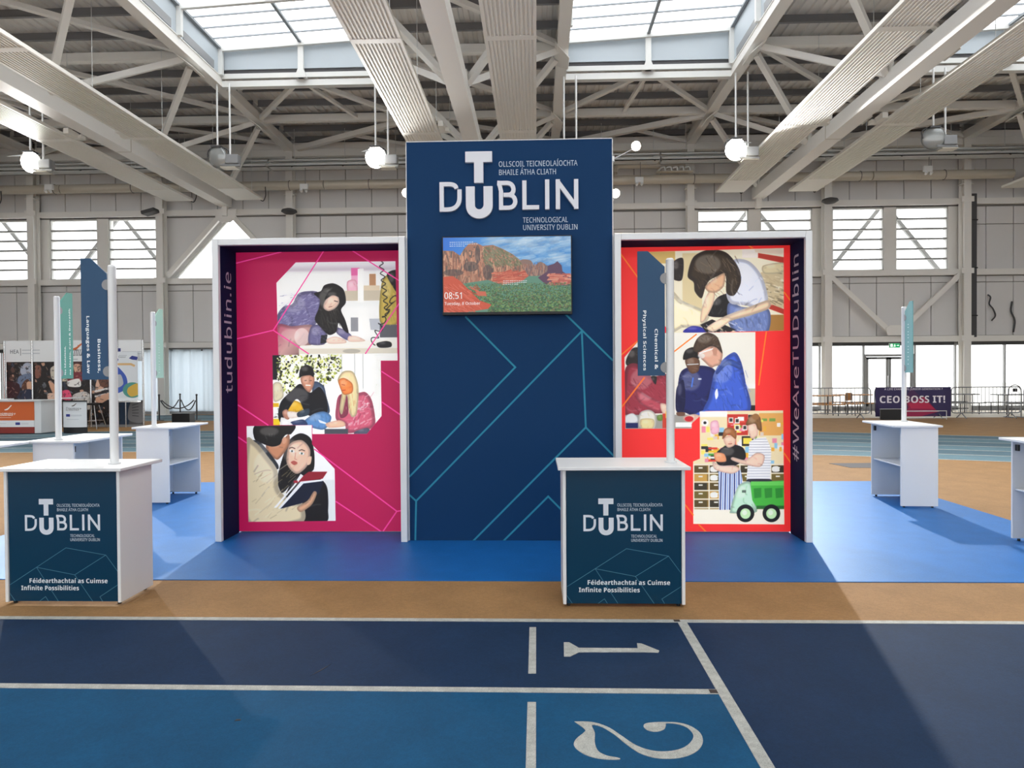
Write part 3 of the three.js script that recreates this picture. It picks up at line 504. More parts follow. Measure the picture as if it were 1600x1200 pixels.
// wall mounted screen
{
  const tv = thing('television', 'wall screen showing red rock canyon landscape and clock on the blue tower', 'television', [-0.279, 2.62, -6.96]), W = 1.27, H = 0.77;
  part('case', RB(W, H, 0.07, 0, 0, 0.055, 0.008), mat.black, tv); part('wall_mount', B(0.5, 0.4, 0.02, 0, 0, 0.01), mat.darkGrey, tv);
  const t = canvasTexture(1510, 878, (x) => {
    seed = 99; x.setTransform(1, 0, 0, 1, -30, -58);
    const g = x.createLinearGradient(30, 58, 1540, 500); g.addColorStop(0, '#1c6fd6'); g.addColorStop(0.35, '#5aa0e0'); g.addColorStop(1, '#4b8fd0'); rect(x, g, 30, 58, 1510, 900);
    for (let i = 0; i < 260; i++) { const a = 560 + rnd() * 1000, b = 60 + Math.pow(rnd(), 1.3) * 330; x.globalAlpha = 0.16; ell(x, rnd() < 0.75 ? '#dfe9f2' : '#6f8fb0', a, b, 40 + rnd() * 90, 8 + rnd() * 22, -0.15); } x.globalAlpha = 1;
    blob(x, '#8c6f66', [[940, 340], [1060, 335], [1110, 400], [1180, 355], [1260, 410], [1280, 520], [1100, 560], [940, 520]]); strokes(x, 120, ['#b08a78', '#6e5a60', '#9c6a5a'], 950, 1260, 360, 500, 60, 8, 1.6);
    poly(x, '#5f8f7a', [[30, 640], [500, 560], [1000, 520], [1540, 520], [1540, 960], [30, 960]]);
    poly(x, '#a9745e', [[30, 210], [150, 215], [230, 270], [280, 190], [340, 130], [420, 120], [500, 160], [620, 150], [740, 200], [850, 260], [940, 330], [1000, 460], [1040, 520], [960, 580], [720, 620], [560, 560], [260, 600], [30, 540]]);
    clipTo(x, [[30, 215], [150, 218], [230, 273], [280, 195], [340, 135], [420, 125], [500, 165], [620, 155], [740, 205], [850, 265], [940, 335], [1000, 460], [1040, 520], [960, 580], [720, 620], [560, 560], [260, 600], [30, 540]]);
    strokes(x, 520, ['#c98a6c', '#8a5a4c', '#b9876e', '#6a5a52', '#d8a080', '#94705a'], 30, 1000, 150, 560, 70, 12, 1.6, 0.6); strokes(x, 260, ['#7a7a5a', '#8a8468', '#6c6e50'], 500, 960, 160, 380, 40, 12, 0.8);
    for (const [a, b, c, d] of [[360, 400, 90, 60], [560, 470, 60, 90], [150, 470, 120, 40], [440, 260, 30, 110]]) { x.globalAlpha = 0.55; ell(x, '#3c3a40', a, b, c, d); } x.globalAlpha = 1; strokes(x, 160, ['#c8604a', '#d87a60', '#b85040'], 600, 1040, 470, 600, 90, 12, -0.1); x.restore();
    poly(x, '#5c3c58', [[1150, 540], [1260, 470], [1270, 400], [1340, 380], [1380, 350], [1430, 400], [1440, 470], [1500, 510], [1540, 520], [1540, 640], [1240, 620]]); strokes(x, 90, ['#d8806a', '#b85a50', '#e0a088'], 1250, 1500, 500, 630, 90, 12, -0.02, 0.2);
    for (let i = 0; i < 6000; i++) { const a = 30 + rnd() * 1510, b = 600 + rnd() * 350; if (a < 560 && b > 600 && a < 200 + (b - 600) * 1.2) continue; ell(x, ['#3f6a42', '#5d8a4e', '#2f5238', '#7a9a5c', '#466f52', '#6d6a4a'][Math.floor(rnd() * 6)], a, b, 4 + (b - 580) * 0.024, 3 + (b - 580) * 0.016); }
    poly(x, '#d0563c', [[30, 520], [140, 510], [220, 560], [300, 640], [380, 720], [460, 800], [600, 850], [560, 900], [300, 935], [30, 935]]); strokes(x, 150, ['#e0705a', '#b84830', '#d86248'], 30, 420, 600, 930, 70, 8, 0.6); poly(x, '#d06a52', [[410, 690], [530, 695], [545, 750], [440, 745]]);
    x.save(); soften(x, 1.6); x.fillStyle = '#ffffff'; fit(x, '08:51', 38, 778, 228, 76); fit(x, 'Tuesday, 8 October', 42, 850, 425, 34);
    x.globalAlpha = 0.85; for (const [a, b, w] of [[108, 110, 270], [108, 132, 320], [108, 155, 170], [740, 570, 280], [740, 590, 280], [740, 610, 170]]) for (let q = 0; q < w; q += 26) rect(x, '#eef4fa', a + q, b, 14 + 9 * rnd(), 7); x.globalAlpha = 1;
  });
  part('screen', quad(-W / 2 + 0.012, W / 2 - 0.012, -H / 2 + 0.03, H / 2 - 0.012, 0.0925, 0.003), M({ color: '#111111', roughness: 0.25, emissive: '#ffffff', emissiveMap: t, emissiveIntensity: 0.8 }), tv, 'lit screen with landscape picture and clock');
  const l = new THREE.RectAreaLight('#b7a7a8', 0.35, W, H); l.position.set(-0.279, 2.62, -6.86); l.lookAt(-0.279, 2.62, 0); l.name = 'screen_light'; scene.add(l);
}
// the two lightbox bays
function bay(x0, x1, label, tex, glow, glowColor, textSide, text, span) {
  const H = 3.01, t = 0.064, b = thing('lightbox_bay', label, 'display stand', [0, 0.006, 0]), zb = FR - DEEP;
  const fr = (name, g, m, l) => part(name, g, m, b, l);
  fr('frame_upright', RB(t, H, 0.05, x0 + t / 2, H / 2, FR - 0.025, 0.006), mat.edge); fr('frame_upright', RB(t, H, 0.05, x1 - t / 2, H / 2, FR - 0.025, 0.006), mat.edge); fr('frame_header', RB(x1 - x0 - 2 * t, t, 0.05, (x0 + x1) / 2, H - t / 2, FR - 0.025, 0.006), mat.edge);
  const words = canvasTexture(256, 1766, (x, w, h) => { rect(x, '#141b40', 0, 0, w, h); x.fillStyle = '#b9b3c4'; x.translate(textSide < 0 ? 168 : 160, h - span[0] * h); x.rotate(-Math.PI / 2); fit(x, text, 0, 0, (span[1] - span[0]) * h, 112); });
  for (const s of [-1, 1]) {
    const X = s < 0 ? x0 + t : x1 - t, g = quad(-(DEEP - 0.05) / 2, (DEEP - 0.05) / 2, 0, H - t, 0, 0.02).rotateY(-s * Math.PI / 2).translate(X, 0, FR - 0.05 - (DEEP - 0.05) / 2);
    fr('side_panel', g, s === textSide ? new THREE.MeshPhysicalMaterial({ map: words, roughness: 0.85, specularIntensity: 0.2 }) : mat.navyPanel, s === textSide ? 'navy side panel with white web lettering' : undefined);
    fr('outer_panel', BB(s < 0 ? x0 : x1 - 0.02, s < 0 ? x0 + 0.02 : x1, 0, H, zb - 0.12, FR - 0.05), mat.edge);
  }
  fr('top_panel', BB(x0 + t, x1 - t, H - t, H - t + 0.02, zb, FR - 0.05), mat.navyPanel); fr('roof_panel', BB(x0 + 0.02, x1 - 0.02, H - 0.02, H, zb - 0.12, FR - 0.05), mat.edge);
  fr('light_box', BB(x0 + t, x1 - t, 0.01, H - t, zb - 0.1, zb - 0.012), mat.edge);
  fr('lightbox_graphic', quad(x0 + t, x1 - t, 0.015, H - t, zb, 0.01), M({ map: tex, roughness: 0.55, emissive: '#ffffff', emissiveMap: tex, emissiveIntensity: glow }), 'backlit printed fabric with three photographs');
  const l = new THREE.RectAreaLight(glowColor, 0.07, x1 - x0 - 2 * t, H - t - 0.05); l.position.set((x0 + x1) / 2, H / 2, zb + 0.02); l.lookAt((x0 + x1) / 2, H / 2, 5); l.name = 'lightbox_light'; scene.add(l);
}
const S = 4;
function pinkPoster(x, w, h) {
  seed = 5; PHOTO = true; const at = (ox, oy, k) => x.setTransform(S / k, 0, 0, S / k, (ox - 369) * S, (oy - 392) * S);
  rect(x, '#b40d4f', 0, 0, w, h);
  at(330, 360, 5);   // bending over a bench, drawing
  clipTo(x, [[516, 402], [672, 243], [1465, 243], [1475, 1022], [700, 1022], [525, 968]]);
  rect(x, '#f3f3f1', 500, 230, 1000, 800); const g = x.createLinearGradient(0, 243, 0, 330); g.addColorStop(0, '#efeef2'); g.addColorStop(0.7, '#c9bfc9'); g.addColorStop(1, '#f1f1f0'); rect(x, g, 560, 243, 920, 87);
  rect(x, '#e26aa6', 1112, 292, 66, 60); rect(x, '#f0a9c8', 1112, 352, 66, 70); blob(x, '#f3b6c8', [[1080, 400], [1150, 390], [1160, 490], [1090, 500]]); rect(x, '#b98a66', 1256, 340, 52, 92); rect(x, '#ddccb2', 1195, 430, 145, 70); rect(x, '#c9bda8', 1060, 470, 300, 80); rect(x, '#fbfbf8', 1165, 300, 45, 540); rect(x, '#eceeec', 1060, 560, 300, 40);
  rect(x, '#8f9096', 1105, 680, 60, 110); rect(x, '#b8bcc4', 1250, 690, 110, 90); poly(x, '#f7f7f4', [[1170, 600], [1240, 600], [1270, 840], [1210, 840]]);
  blob(x, '#bda54c', [[1350, 430], [1400, 350], [1480, 380], [1480, 720], [1340, 720]]); blob(x, '#1e1b1c', [[1395, 350], [1440, 315], [1490, 330], [1490, 500], [1440, 440]]); rect(x, '#5b5c63', 1335, 740, 150, 100); strokes(x, 40, ['#d8bf66', '#a08a3c'], 1360, 1460, 420, 700, 60, 8, 1.4);
  blob(x, '#706a96', [[520, 660], [570, 590], [640, 570], [690, 490], [770, 470], [860, 490], [880, 640], [800, 760], [740, 800], [640, 760], [525, 760]]); strokes(x, 260, ['#9c98bd', '#4f4a74', '#c5c2da', '#5f5a88'], 530, 850, 490, 750, 34, 5, -0.4, 0.9);
  const g2 = x.createLinearGradient(525, 740, 760, 960); g2.addColorStop(0, '#b2566e'); g2.addColorStop(0.5, '#c99a98'); g2.addColorStop(1, '#7f5f5c'); blob(x, g2, [[520, 740], [640, 745], [800, 740], [810, 860], [700, 975], [510, 985]]); x.globalAlpha = 0.55; ell(x, '#f6e6e2', 715, 830, 60, 70); x.globalAlpha = 1;
  poly(x, '#efece2', [[700, 900], [1000, 880], [1480, 845], [1480, 930], [690, 925]]); rect(x, '#d9d2c2', 690, 922, 790, 50); x.globalAlpha = 0.5; ell(x, '#8e8a80', 1110, 945, 70, 18); x.globalAlpha = 1; rect(x, '#f6f6f2', 700, 965, 790, 60);
  blob(x, '#6b668f', [[790, 750], [880, 740], [915, 820], [890, 890], [770, 880]]); blob(x, '#6b668f', [[980, 760], [1040, 770], [1110, 820], [1080, 860], [1000, 810]]); poly(x, '#24242a', [[868, 818], [920, 812], [910, 878], [862, 884]]); blob(x, '#ecd0bf', [[912, 850], [980, 828], [1060, 855], [1060, 882], [930, 884]]); blob(x, '#ecd0bf', [[1090, 826], [1160, 830], [1220, 866], [1090, 870]]); strokes(x, 80, ['#8f8ab2', '#4f4a74'], 800, 900, 760, 850, 20, 4, 0.3);
  blob(x, '#1f1d1c', [[815, 490], [870, 470], [900, 425], [975, 412], [1050, 460], [1068, 560], [1030, 620], [1062, 700], [1088, 800], [1050, 780], [1010, 720], [990, 790], [930, 815], [860, 750], [820, 690], [850, 610], [862, 540]]); strokes(x, 70, ['#3c3836', '#0f0e0e', '#4b4542'], 860, 1010, 600, 740, 80, 4, 1.3, 0.4);
  blob(x, '#e8c8b4', [[896, 560], [940, 508], [1000, 505], [1016, 560], [985, 606], [930, 628], [892, 606]]); line(x, '#7c4c40', 5, [[930, 598], [960, 592]]); line(x, '#2a2422', 6, [[975, 548], [1005, 556]]); blob(x, '#1f1d1c', [[900, 540], [940, 470], [1030, 480], [1050, 560], [1010, 520], [960, 505]]);
  x.strokeStyle = '#1c1c1e'; x.lineWidth = 7; x.beginPath(); for (let i = 0; i <= 90; i++) { const u = i / 90, a = 1350 + 45 * u + 16 * Math.sin(u * 50), b = 243 + 430 * u; i ? x.lineTo(a, b) : x.moveTo(a, b); } x.stroke(); x.beginPath(); for (let i = 0; i <= 90; i++) { const u = i / 90, a = 1460 - 190 * u + 22 * Math.sin(u * 40), b = 500 + 400 * u + 14 * Math.cos(u * 46); i ? x.lineTo(a, b) : x.moveTo(a, b); } x.stroke(); blob(x, '#1f1f22', [[1310, 885], [1380, 868], [1425, 880], [1420, 915], [1330, 918]]);
  soften(x);
  at(420, 540, 8);   // two sitting outdoors
  clipTo(x, [[45, 115], [1425, 105], [1430, 890], [1240, 1115], [545, 1115], [545, 1000], [45, 1000]]);
  rect(x, '#fbfbf7', 30, 90, 1420, 1040); rect(x, '#17191c', 40, 105, 110, 320); for (let i = 0; i < 900; i++) { const a = 100 + rnd() * 830, b = 110 + rnd() * 480; if (b > 420 && a > 330 && a < 620) continue; if (a > 620 + (600 - b)) continue; ell(x, ['#e9eaa6', '#c9cf6a', '#2e331e', '#f5f6d8', '#6a7534', '#12140e', '#a9b354', '#fdfdf0'][Math.floor(rnd() * 8)], a, b, 7 + rnd() * 17, 5 + rnd() * 9, rnd() * 3); }
  for (const v of [925, 1090, 1195]) rect(x, '#9ea4a8', v, 105, 7, 440); strokes(x, 60, ['#c9cfc6', '#9aa694', '#dfe3dc'], 1330, 1410, 120, 600, 40, 8, 0.4, 2); blob(x, '#e6b32c', [[215, 760], [300, 690], [400, 720], [430, 800], [330, 840], [230, 820]]); blob(x, '#d9cfae', [[50, 480], [150, 470], [180, 640], [60, 700]]); rect(x, '#f0c81e', 40, 920, 90, 90); rect(x, '#e0b020', 40, 720, 80, 50); strokes(x, 26, ['#1b1b1c', '#3a3a3c'], 40, 160, 780, 900, 60, 12, 0.1);
  blob(x, '#44546e', [[560, 470], [690, 500], [730, 640], [770, 830], [690, 880], [560, 860]]); blob(x, '#131318', [[400, 480], [520, 590], [640, 520], [720, 640], [740, 830], [600, 890], [470, 860], [390, 700], [330, 680], [230, 820], [140, 960], [110, 860], [150, 700], [290, 560]]); blob(x, '#5c8cc4', [[430, 960], [560, 860], [700, 830], [790, 900], [740, 1020], [660, 1060], [470, 1010]]); blob(x, '#2e3f66', [[270, 960], [430, 930], [480, 1000], [300, 1005]]); blob(x, '#fafaf8', [[150, 900], [260, 960], [290, 1005], [150, 1005]]);
  blob(x, '#b98068', [[165, 830], [220, 800], [270, 870], [240, 930], [180, 900]]); blob(x, '#f0e2d8', [[230, 830], [350, 840], [360, 900], [250, 910]]); blob(x, '#31414f', [[360, 840], [500, 790], [500, 870], [370, 900]]);
  blob(x, '#c98d72', [[405, 400], [490, 360], [575, 390], [570, 490], [520, 585], [470, 560], [415, 480]]); blob(x, '#161314', [[385, 400], [400, 290], [480, 240], [560, 285], [572, 390], [520, 370], [430, 380]]); line(x, '#f6efe8', 14, [[465, 495], [530, 500]]); line(x, '#5a3028', 7, [[450, 440], [480, 436]]); line(x, '#5a3028', 7, [[515, 436], [545, 440]]);
  blob(x, '#d4607a', [[1120, 600], [1230, 590], [1310, 700], [1350, 960], [1290, 1050], [1000, 1105], [960, 1000], [850, 930], [850, 780], [900, 620]]); strokes(x, 60, ['#f3d3da', '#fbeef0', '#b04460', '#e58a9c'], 1000, 1290, 640, 1060, 90, 14, -0.8, 1.4); blob(x, '#8a3a50', [[900, 640], [1000, 620], [1000, 860], [900, 900]]);
  blob(x, '#f0dca8', [[875, 420], [950, 325], [1070, 330], [1130, 470], [1140, 620], [1110, 860], [1050, 900], [1010, 800], [990, 620], [930, 860], [895, 800], [925, 600], [900, 520]]); strokes(x, 50, ['#fff3cf', '#d8b878', '#b8925a'], 930, 1110, 560, 800, 90, 6, 1.5, 0.2); blob(x, '#f28a48', [[885, 440], [960, 410], [1060, 480], [1060, 590], [960, 620], [915, 560]]); line(x, '#7a2a1c', 6, [[925, 490], [970, 500]]); line(x, '#b02c20', 8, [[935, 565], [975, 560]]); poly(x, '#e8f0fa', [[620, 930], [720, 970], [760, 1000], [640, 970]]); blob(x, '#eec0a2', [[720, 980], [880, 940], [960, 970], [950, 1020], [760, 1035]]); rect(x, '#4a4c56', 700, 1050, 300, 66); blob(x, '#54566a', [[1100, 1080], [1250, 1040], [1280, 1120], [1090, 1120]]);
  soften(x);
  at(330, 600, 1477 / 320);   // talking over a folder
  clipTo(x, [[243, 305], [727, 300], [727, 440], [892, 620], [895, 1000], [248, 1008]]);
  rect(x, '#f4f5f6', 230, 290, 680, 730); rect(x, '#dfe5e6', 820, 700, 80, 310);
  blob(x, '#151213', [[640, 640], [780, 690], [835, 760], [840, 920], [815, 1010], [560, 1010], [520, 850], [560, 740]]); blob(x, '#1a1717', [[500, 560], [560, 410], [640, 360], [715, 395], [742, 500], [738, 620], [690, 650], [620, 660], [560, 740], [500, 795], [468, 700]]);
  blob(x, '#e6bfa6', [[536, 560], [560, 440], [650, 410], [712, 480], [694, 590], [620, 655], [565, 625]]); for (const [a, b] of [[578, 490], [650, 507]]) { ell(x, '#ffffff', a, b, 18, 9, 0.2); ell(x, '#4a5a50', a, b, 8, 8); line(x, '#2a1c18', 5, [[a - 22, b - 20], [a, b - 28], [a + 24, b - 18]]); } line(x, '#c08a74', 5, [[605, 500], [598, 548], [615, 552]]); blob(x, '#b3584e', [[568, 572], [592, 560], [618, 576], [594, 592]]); blob(x, '#e6bfa6', [[692, 540], [722, 530], [715, 580], [690, 590]]);
  blob(x, '#c58867', [[390, 440], [500, 410], [556, 368], [558, 440], [505, 520], [465, 552], [405, 505]]); blob(x, '#1c1a19', [[300, 395], [318, 296], [592, 296], [576, 362], [534, 370], [508, 400], [488, 442], [430, 456], [355, 432]]); ell(x, '#d09a7c', 522, 412, 16, 26, 0.3); blob(x, '#343a40', [[280, 415], [350, 430], [470, 580], [462, 620], [370, 520]]);
  blob(x, '#dccdaa', [[235, 430], [310, 425], [400, 530], [468, 630], [480, 770], [570, 850], [650, 870], [640, 1015], [235, 1015]]); strokes(x, 46, ['#b7a680', '#ece0c4', '#a7966e'], 260, 600, 620, 990, 90, 7, -0.7, 0.5);
  poly(x, '#8f1f2e', [[585, 722], [700, 640], [838, 640], [802, 692]]); poly(x, '#f2f2f4', [[590, 735], [640, 655], [660, 670], [460, 900], [438, 905]]); poly(x, '#eef0f4', [[640, 712], [802, 696], [800, 712], [500, 912], [470, 908]]); poly(x, '#141a2e', [[660, 726], [810, 708], [776, 800], [640, 872], [486, 912]]); blob(x, '#d8a884', [[612, 900], [690, 850], [735, 785], [758, 800], [720, 880], [640, 935]]); rect(x, '#a02436', 588, 705, 30, 18);
  soften(x);
  const pk = '#f0439b', ln = (p) => line(x, pk, 9, p); at(330, 360, 5); for (const p of [[[150, 254], [560, 159]], [[900, 150], [487, 775], [150, 850]], [[487, 775], [770, 965]], [[1110, 148], [1560, 440]], [[1500, 560], [1218, 968]], [[1345, 1105], [1560, 1245]]]) ln(p);
  at(330, 600, 1477 / 320); for (const p of [[[150, 130], [405, 300]], [[150, 365], [243, 430]], [[1243, 135], [1450, 280]], [[742, 475], [1345, 930], [1450, 915]], [[1345, 930], [1240, 1080]], [[897, 857], [1240, 1085]]]) ln(p);
}
function redPoster(x, w, h) {
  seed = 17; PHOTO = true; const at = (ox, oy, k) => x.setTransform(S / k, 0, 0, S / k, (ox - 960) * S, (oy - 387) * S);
  rect(x, '#f5302f', 0, 0, w, h);
  at(950, 360, 1600 / 330);   // workshop
  clipTo(x, [[300, 165], [1325, 150], [1325, 770], [490, 782], [300, 640]]);
  rect(x, '#ece2c8', 280, 140, 1060, 660); rect(x, '#cfae68', 300, 165, 200, 90); rect(x, '#d9c89c', 555, 180, 150, 420); rect(x, '#1f1c1c', 470, 240, 70, 130); blob(x, '#2a2524', [[480, 250], [560, 220], [550, 380], [470, 360]]); rect(x, '#c9b893', 1150, 330, 190, 270); poly(x, '#b5392c', [[1100, 180], [1330, 220], [1330, 265], [1100, 215]]); poly(x, '#b5392c', [[1200, 560], [1330, 610], [1330, 650], [1200, 600]]); rect(x, '#efe4da', 1010, 160, 120, 60); poly(x, '#e2cdb8', [[1100, 150], [1320, 150], [1320, 200], [1110, 180]]); strokes(x, 70, ['#f2ead8', '#8a7a5c', '#b8a57c', '#5a4c3a'], 1160, 1320, 260, 560, 60, 12, 0.4); rect(x, '#a9793c', 1190, 650, 140, 130); blob(x, '#d8c9a0', [[1170, 280], [1320, 260], [1320, 330], [1180, 340]]);
  blob(x, '#f7edc9', [[470, 470], [560, 540], [720, 610], [760, 660], [690, 740], [560, 740], [470, 760]]); blob(x, '#191719', [[800, 540], [850, 500], [910, 500], [910, 650], [750, 650]]);
  blob(x, '#6d80b6', [[905, 560], [1020, 590], [1210, 610], [1195, 790], [990, 790], [905, 710]]); strokes(x, 40, ['#8fa0cf', '#4a5c94', '#a9b6dc'], 930, 1190, 600, 760, 50, 6, 1.4); blob(x, '#e1e5f2', [[940, 240], [1060, 245], [1160, 360], [1205, 545], [1130, 605], [1040, 580], [920, 560], [890, 470], [970, 400]]); strokes(x, 14, ['#c3c9de', '#f6f7fc'], 960, 1150, 330, 560, 80, 10, 1.0);
  blob(x, '#f0d3b0', [[1205, 540], [1215, 600], [1080, 650], [900, 700], [770, 772], [735, 745], [870, 660], [1060, 590]]); blob(x, '#f0d3b0', [[700, 600], [750, 480], [800, 470], [790, 560], [730, 680], [690, 700]]);
  blob(x, '#3a2e22', [[595, 350], [640, 210], [760, 155], [890, 180], [980, 290], [1000, 400], [950, 500], [890, 480], [880, 350], [770, 380], [730, 440], [700, 520], [650, 470], [640, 400]]); strokes(x, 90, ['#5c4a38', '#1f1812', '#75624c', '#8a7860'], 640, 960, 190, 470, 70, 5, 0.9, 0.9); blob(x, '#e2b48e', [[730, 430], [800, 370], [876, 335], [870, 430], [810, 478], [750, 470]]);
  blob(x, '#2a2e9a', [[560, 775], [620, 730], [700, 740], [730, 782]]); poly(x, '#1d1a1d', [[690, 720], [780, 680], [960, 760], [900, 782], [740, 782]]); strokes(x, 30, ['#ffffff', '#f3e6c2', '#1d1a1d'], 700, 1000, 700, 780, 60, 8, 0.5); blob(x, '#f3dcbc', [[740, 740], [860, 670], [930, 680], [800, 770]]);
  soften(x);
  at(960, 510, 1600 / 280);   // lab bench
  clipTo(x, [[70, 275], [180, 150], [240, 60], [1250, 60], [1247, 757], [800, 760], [676, 870], [676, 915], [75, 915]]);
  rect(x, '#ebe8dc', 50, 40, 1220, 900); blob(x, '#2b2626', [[85, 300], [140, 200], [210, 200], [215, 340], [100, 350]]); rect(x, '#c2b79c', 1180, 560, 70, 150); rect(x, '#f7f7f2', 1190, 520, 60, 40); rect(x, '#1f1d1d', 1180, 710, 70, 50);
  blob(x, '#9c3444', [[70, 420], [120, 335], [210, 345], [320, 450], [460, 440], [470, 740], [330, 780], [70, 790]]); strokes(x, 40, ['#b85464', '#7a2434', '#a8404e'], 90, 430, 420, 740, 80, 10, 0.9); blob(x, '#b94b5a', [[170, 560], [300, 630], [410, 690], [380, 770], [210, 690]]); blob(x, '#201c20', [[310, 450], [360, 450], [350, 520]]); blob(x, '#e8c4ac', [[395, 690], [470, 710], [470, 790], [410, 770]]);
  rect(x, '#9a9890', 75, 790, 600, 130); blob(x, '#e9ebec', [[80, 800], [140, 775], [185, 810], [180, 860], [80, 860]]); rect(x, '#20285e', 80, 862, 110, 46); blob(x, '#e6e2d6', [[195, 860], [210, 770], [290, 745], [350, 790], [340, 910], [220, 912]]); blob(x, '#e6d69c', [[215, 830], [330, 830], [325, 910], [225, 910]]); rect(x, '#c8402e', 412, 780, 50, 130); rect(x, '#e8b83a', 440, 760, 20, 60); blob(x, '#6a8a3a', [[365, 800], [410, 790], [410, 840], [370, 840]]);
  blob(x, '#1b225e', [[545, 620], [570, 430], [640, 370], [780, 355], [885, 395], [890, 520], [835, 640], [830, 760], [700, 800], [610, 770], [540, 760]]); blob(x, '#131640', [[540, 560], [600, 480], [620, 640], [600, 760], [535, 750]]); line(x, '#4a78d8', 12, [[690, 460], [676, 545]]); rect(x, '#c8cede', 735, 466, 30, 14); blob(x, '#694835', [[620, 300], [700, 270], [748, 310], [740, 400], [680, 425], [640, 380]]); blob(x, '#151212', [[602, 300], [620, 220], [690, 190], [750, 230], [745, 290], [690, 280]]); line(x, '#cfd6da', 8, [[635, 345], [740, 340]]);
  blob(x, '#3d5fca', [[880, 420], [950, 310], [1060, 238], [1120, 320], [1160, 500], [1190, 770], [800, 780], [830, 640], [860, 500]]); strokes(x, 44, ['#2b469f', '#6484e2', '#3450b0'], 880, 1160, 360, 740, 110, 9, 1.2, 0.8); blob(x, '#34509f', [[900, 400], [1010, 300], [1120, 350], [1110, 390], [1000, 350], [910, 430]]); blob(x, '#e9ecf6', [[885, 600], [905, 560], [915, 620], [895, 655]]);
  blob(x, '#dca78e', [[735, 260], [760, 200], [890, 185], [955, 245], [935, 340], [890, 360], [850, 372], [790, 320]]); blob(x, '#4a392b', [[690, 210], [730, 110], [820, 62], [910, 105], [955, 245], [900, 195], [840, 185], [740, 235]]); strokes(x, 40, ['#6a5643', '#33261c'], 730, 910, 90, 190, 40, 5, 0.9, 1); line(x, '#f4f6f6', 10, [[745, 245], [885, 200]]); x.globalAlpha = 0.6; ell(x, '#e2ecee', 765, 268, 32, 24); x.globalAlpha = 1; blob(x, '#c08a74', [[868, 205], [905, 200], [900, 260], [872, 255]]);
  blob(x, '#3d5fca', [[700, 790], [820, 740], [830, 790], [740, 820]]); blob(x, '#e0b8a2', [[600, 810], [700, 785], [770, 815], [700, 860], [620, 850]]); ell(x, '#c4232e', 652, 828, 40, 24); blob(x, '#6a4a3a', [[540, 770], [610, 770], [610, 800], [550, 800]]); rect(x, '#f3f3ef', 530, 860, 150, 40);
  soften(x);
  at(950, 600, 1523 / 330);   // classroom with a toy lorry
  clipTo(x, [[650, 200], [1255, 195], [1262, 1015], [600, 1012], [600, 560], [650, 540]]);
  rect(x, '#eddab0', 580, 180, 700, 850); rect(x, '#f6f4ee', 580, 180, 270, 60); rect(x, '#c5352c', 850, 222, 150, 150); rect(x, '#e3a85a', 1080, 215, 180, 160);
  for (let i = 0; i < 90; i++) { const a = 660 + rnd() * 590, b = 225 + rnd() * 330; rect(x, ['#f6e26a', '#e88aa0', '#8fc4e0', '#f5f3ee', '#2a2a2c', '#d85040', '#f0b040', '#7aa04a', '#d8c8b8'][Math.floor(rnd() * 9)], a, b, 16 + rnd() * 34, 14 + rnd() * 34); }
  for (const [a, b] of [[860, 245], [905, 250], [905, 300], [960, 300]]) { rect(x, '#f4efe6', a, b, 34, 38); rect(x, '#3a3434', a + 6, b + 6, 22, 24); } ell(x, '#f7f7f2', 688, 282, 26, 24); ell(x, '#2a2a2c', 688, 282, 12, 11); rect(x, '#1c1c20', 955, 380, 85, 70); rect(x, '#f0d850', 965, 392, 64, 44); blob(x, '#f2b8c8', [[730, 280], [780, 270], [790, 350], [735, 360]]);
  for (let k = 0; k < 5; k++) rect(x, ['#d84030', '#f0c030', '#50a040', '#f0f0e8', '#d84030'][k], 712, 460 + k * 22, 66, 14);
  rect(x, '#8a6c34', 600, 585, 670, 320); for (let r = 0; r < 5; r++) for (let c = 0; c < 6; c++) { const a = 606 + c * 112, b = 592 + r * 62; rect(x, ['#5a4a26', '#c79a4c', '#3a3424', '#70602e'][(r + c * 2) % 4], a, b, 96, 50); rect(x, '#f3efe2', a + 34, b + 10, 30, 10); if (rnd() < 0.4) blob(x, '#f0efe8', [[a + 10, b + 10], [a + 50, b + 5], [a + 60, b + 40], [a + 12, b + 42]]); } for (let r = 0; r < 6; r++) rect(x, '#f2e8d2', 600, 580 + r * 62, 670, 9); for (let c = 0; c < 7; c++) rect(x, '#f2e8d2', 600 + c * 112, 580, 9, 330); rect(x, '#f7efdb', 590, 905, 690, 120);
  blob(x, '#1a181a', [[770, 500], [860, 440], [960, 460], [980, 540], [880, 600], [780, 580]]); clipTo(x, [[785, 620], [945, 620], [965, 720], [925, 910], [788, 910]]); rect(x, '#e8ecf6', 770, 610, 210, 310); for (let k = 0; k < 11; k++) line(x, k % 2 ? '#1f2e70' : '#8aa2d8', 9, [[790 + k * 16, 615], [780 + k * 17, 910]]); x.restore();
  blob(x, '#f2d2bc', [[745, 560], [800, 590], [900, 590], [940, 620], [880, 650], [760, 620]]); blob(x, '#f0a070', [[755, 500], [825, 505], [840, 560], [770, 560]]); blob(x, '#eec4aa', [[826, 390], [905, 375], [905, 440], [860, 462], [835, 440]]); blob(x, '#a8683a', [[815, 400], [830, 330], [880, 318], [915, 350], [910, 400], [860, 365]]); line(x, '#8a3a30', 4, [[855, 436], [885, 432]]);
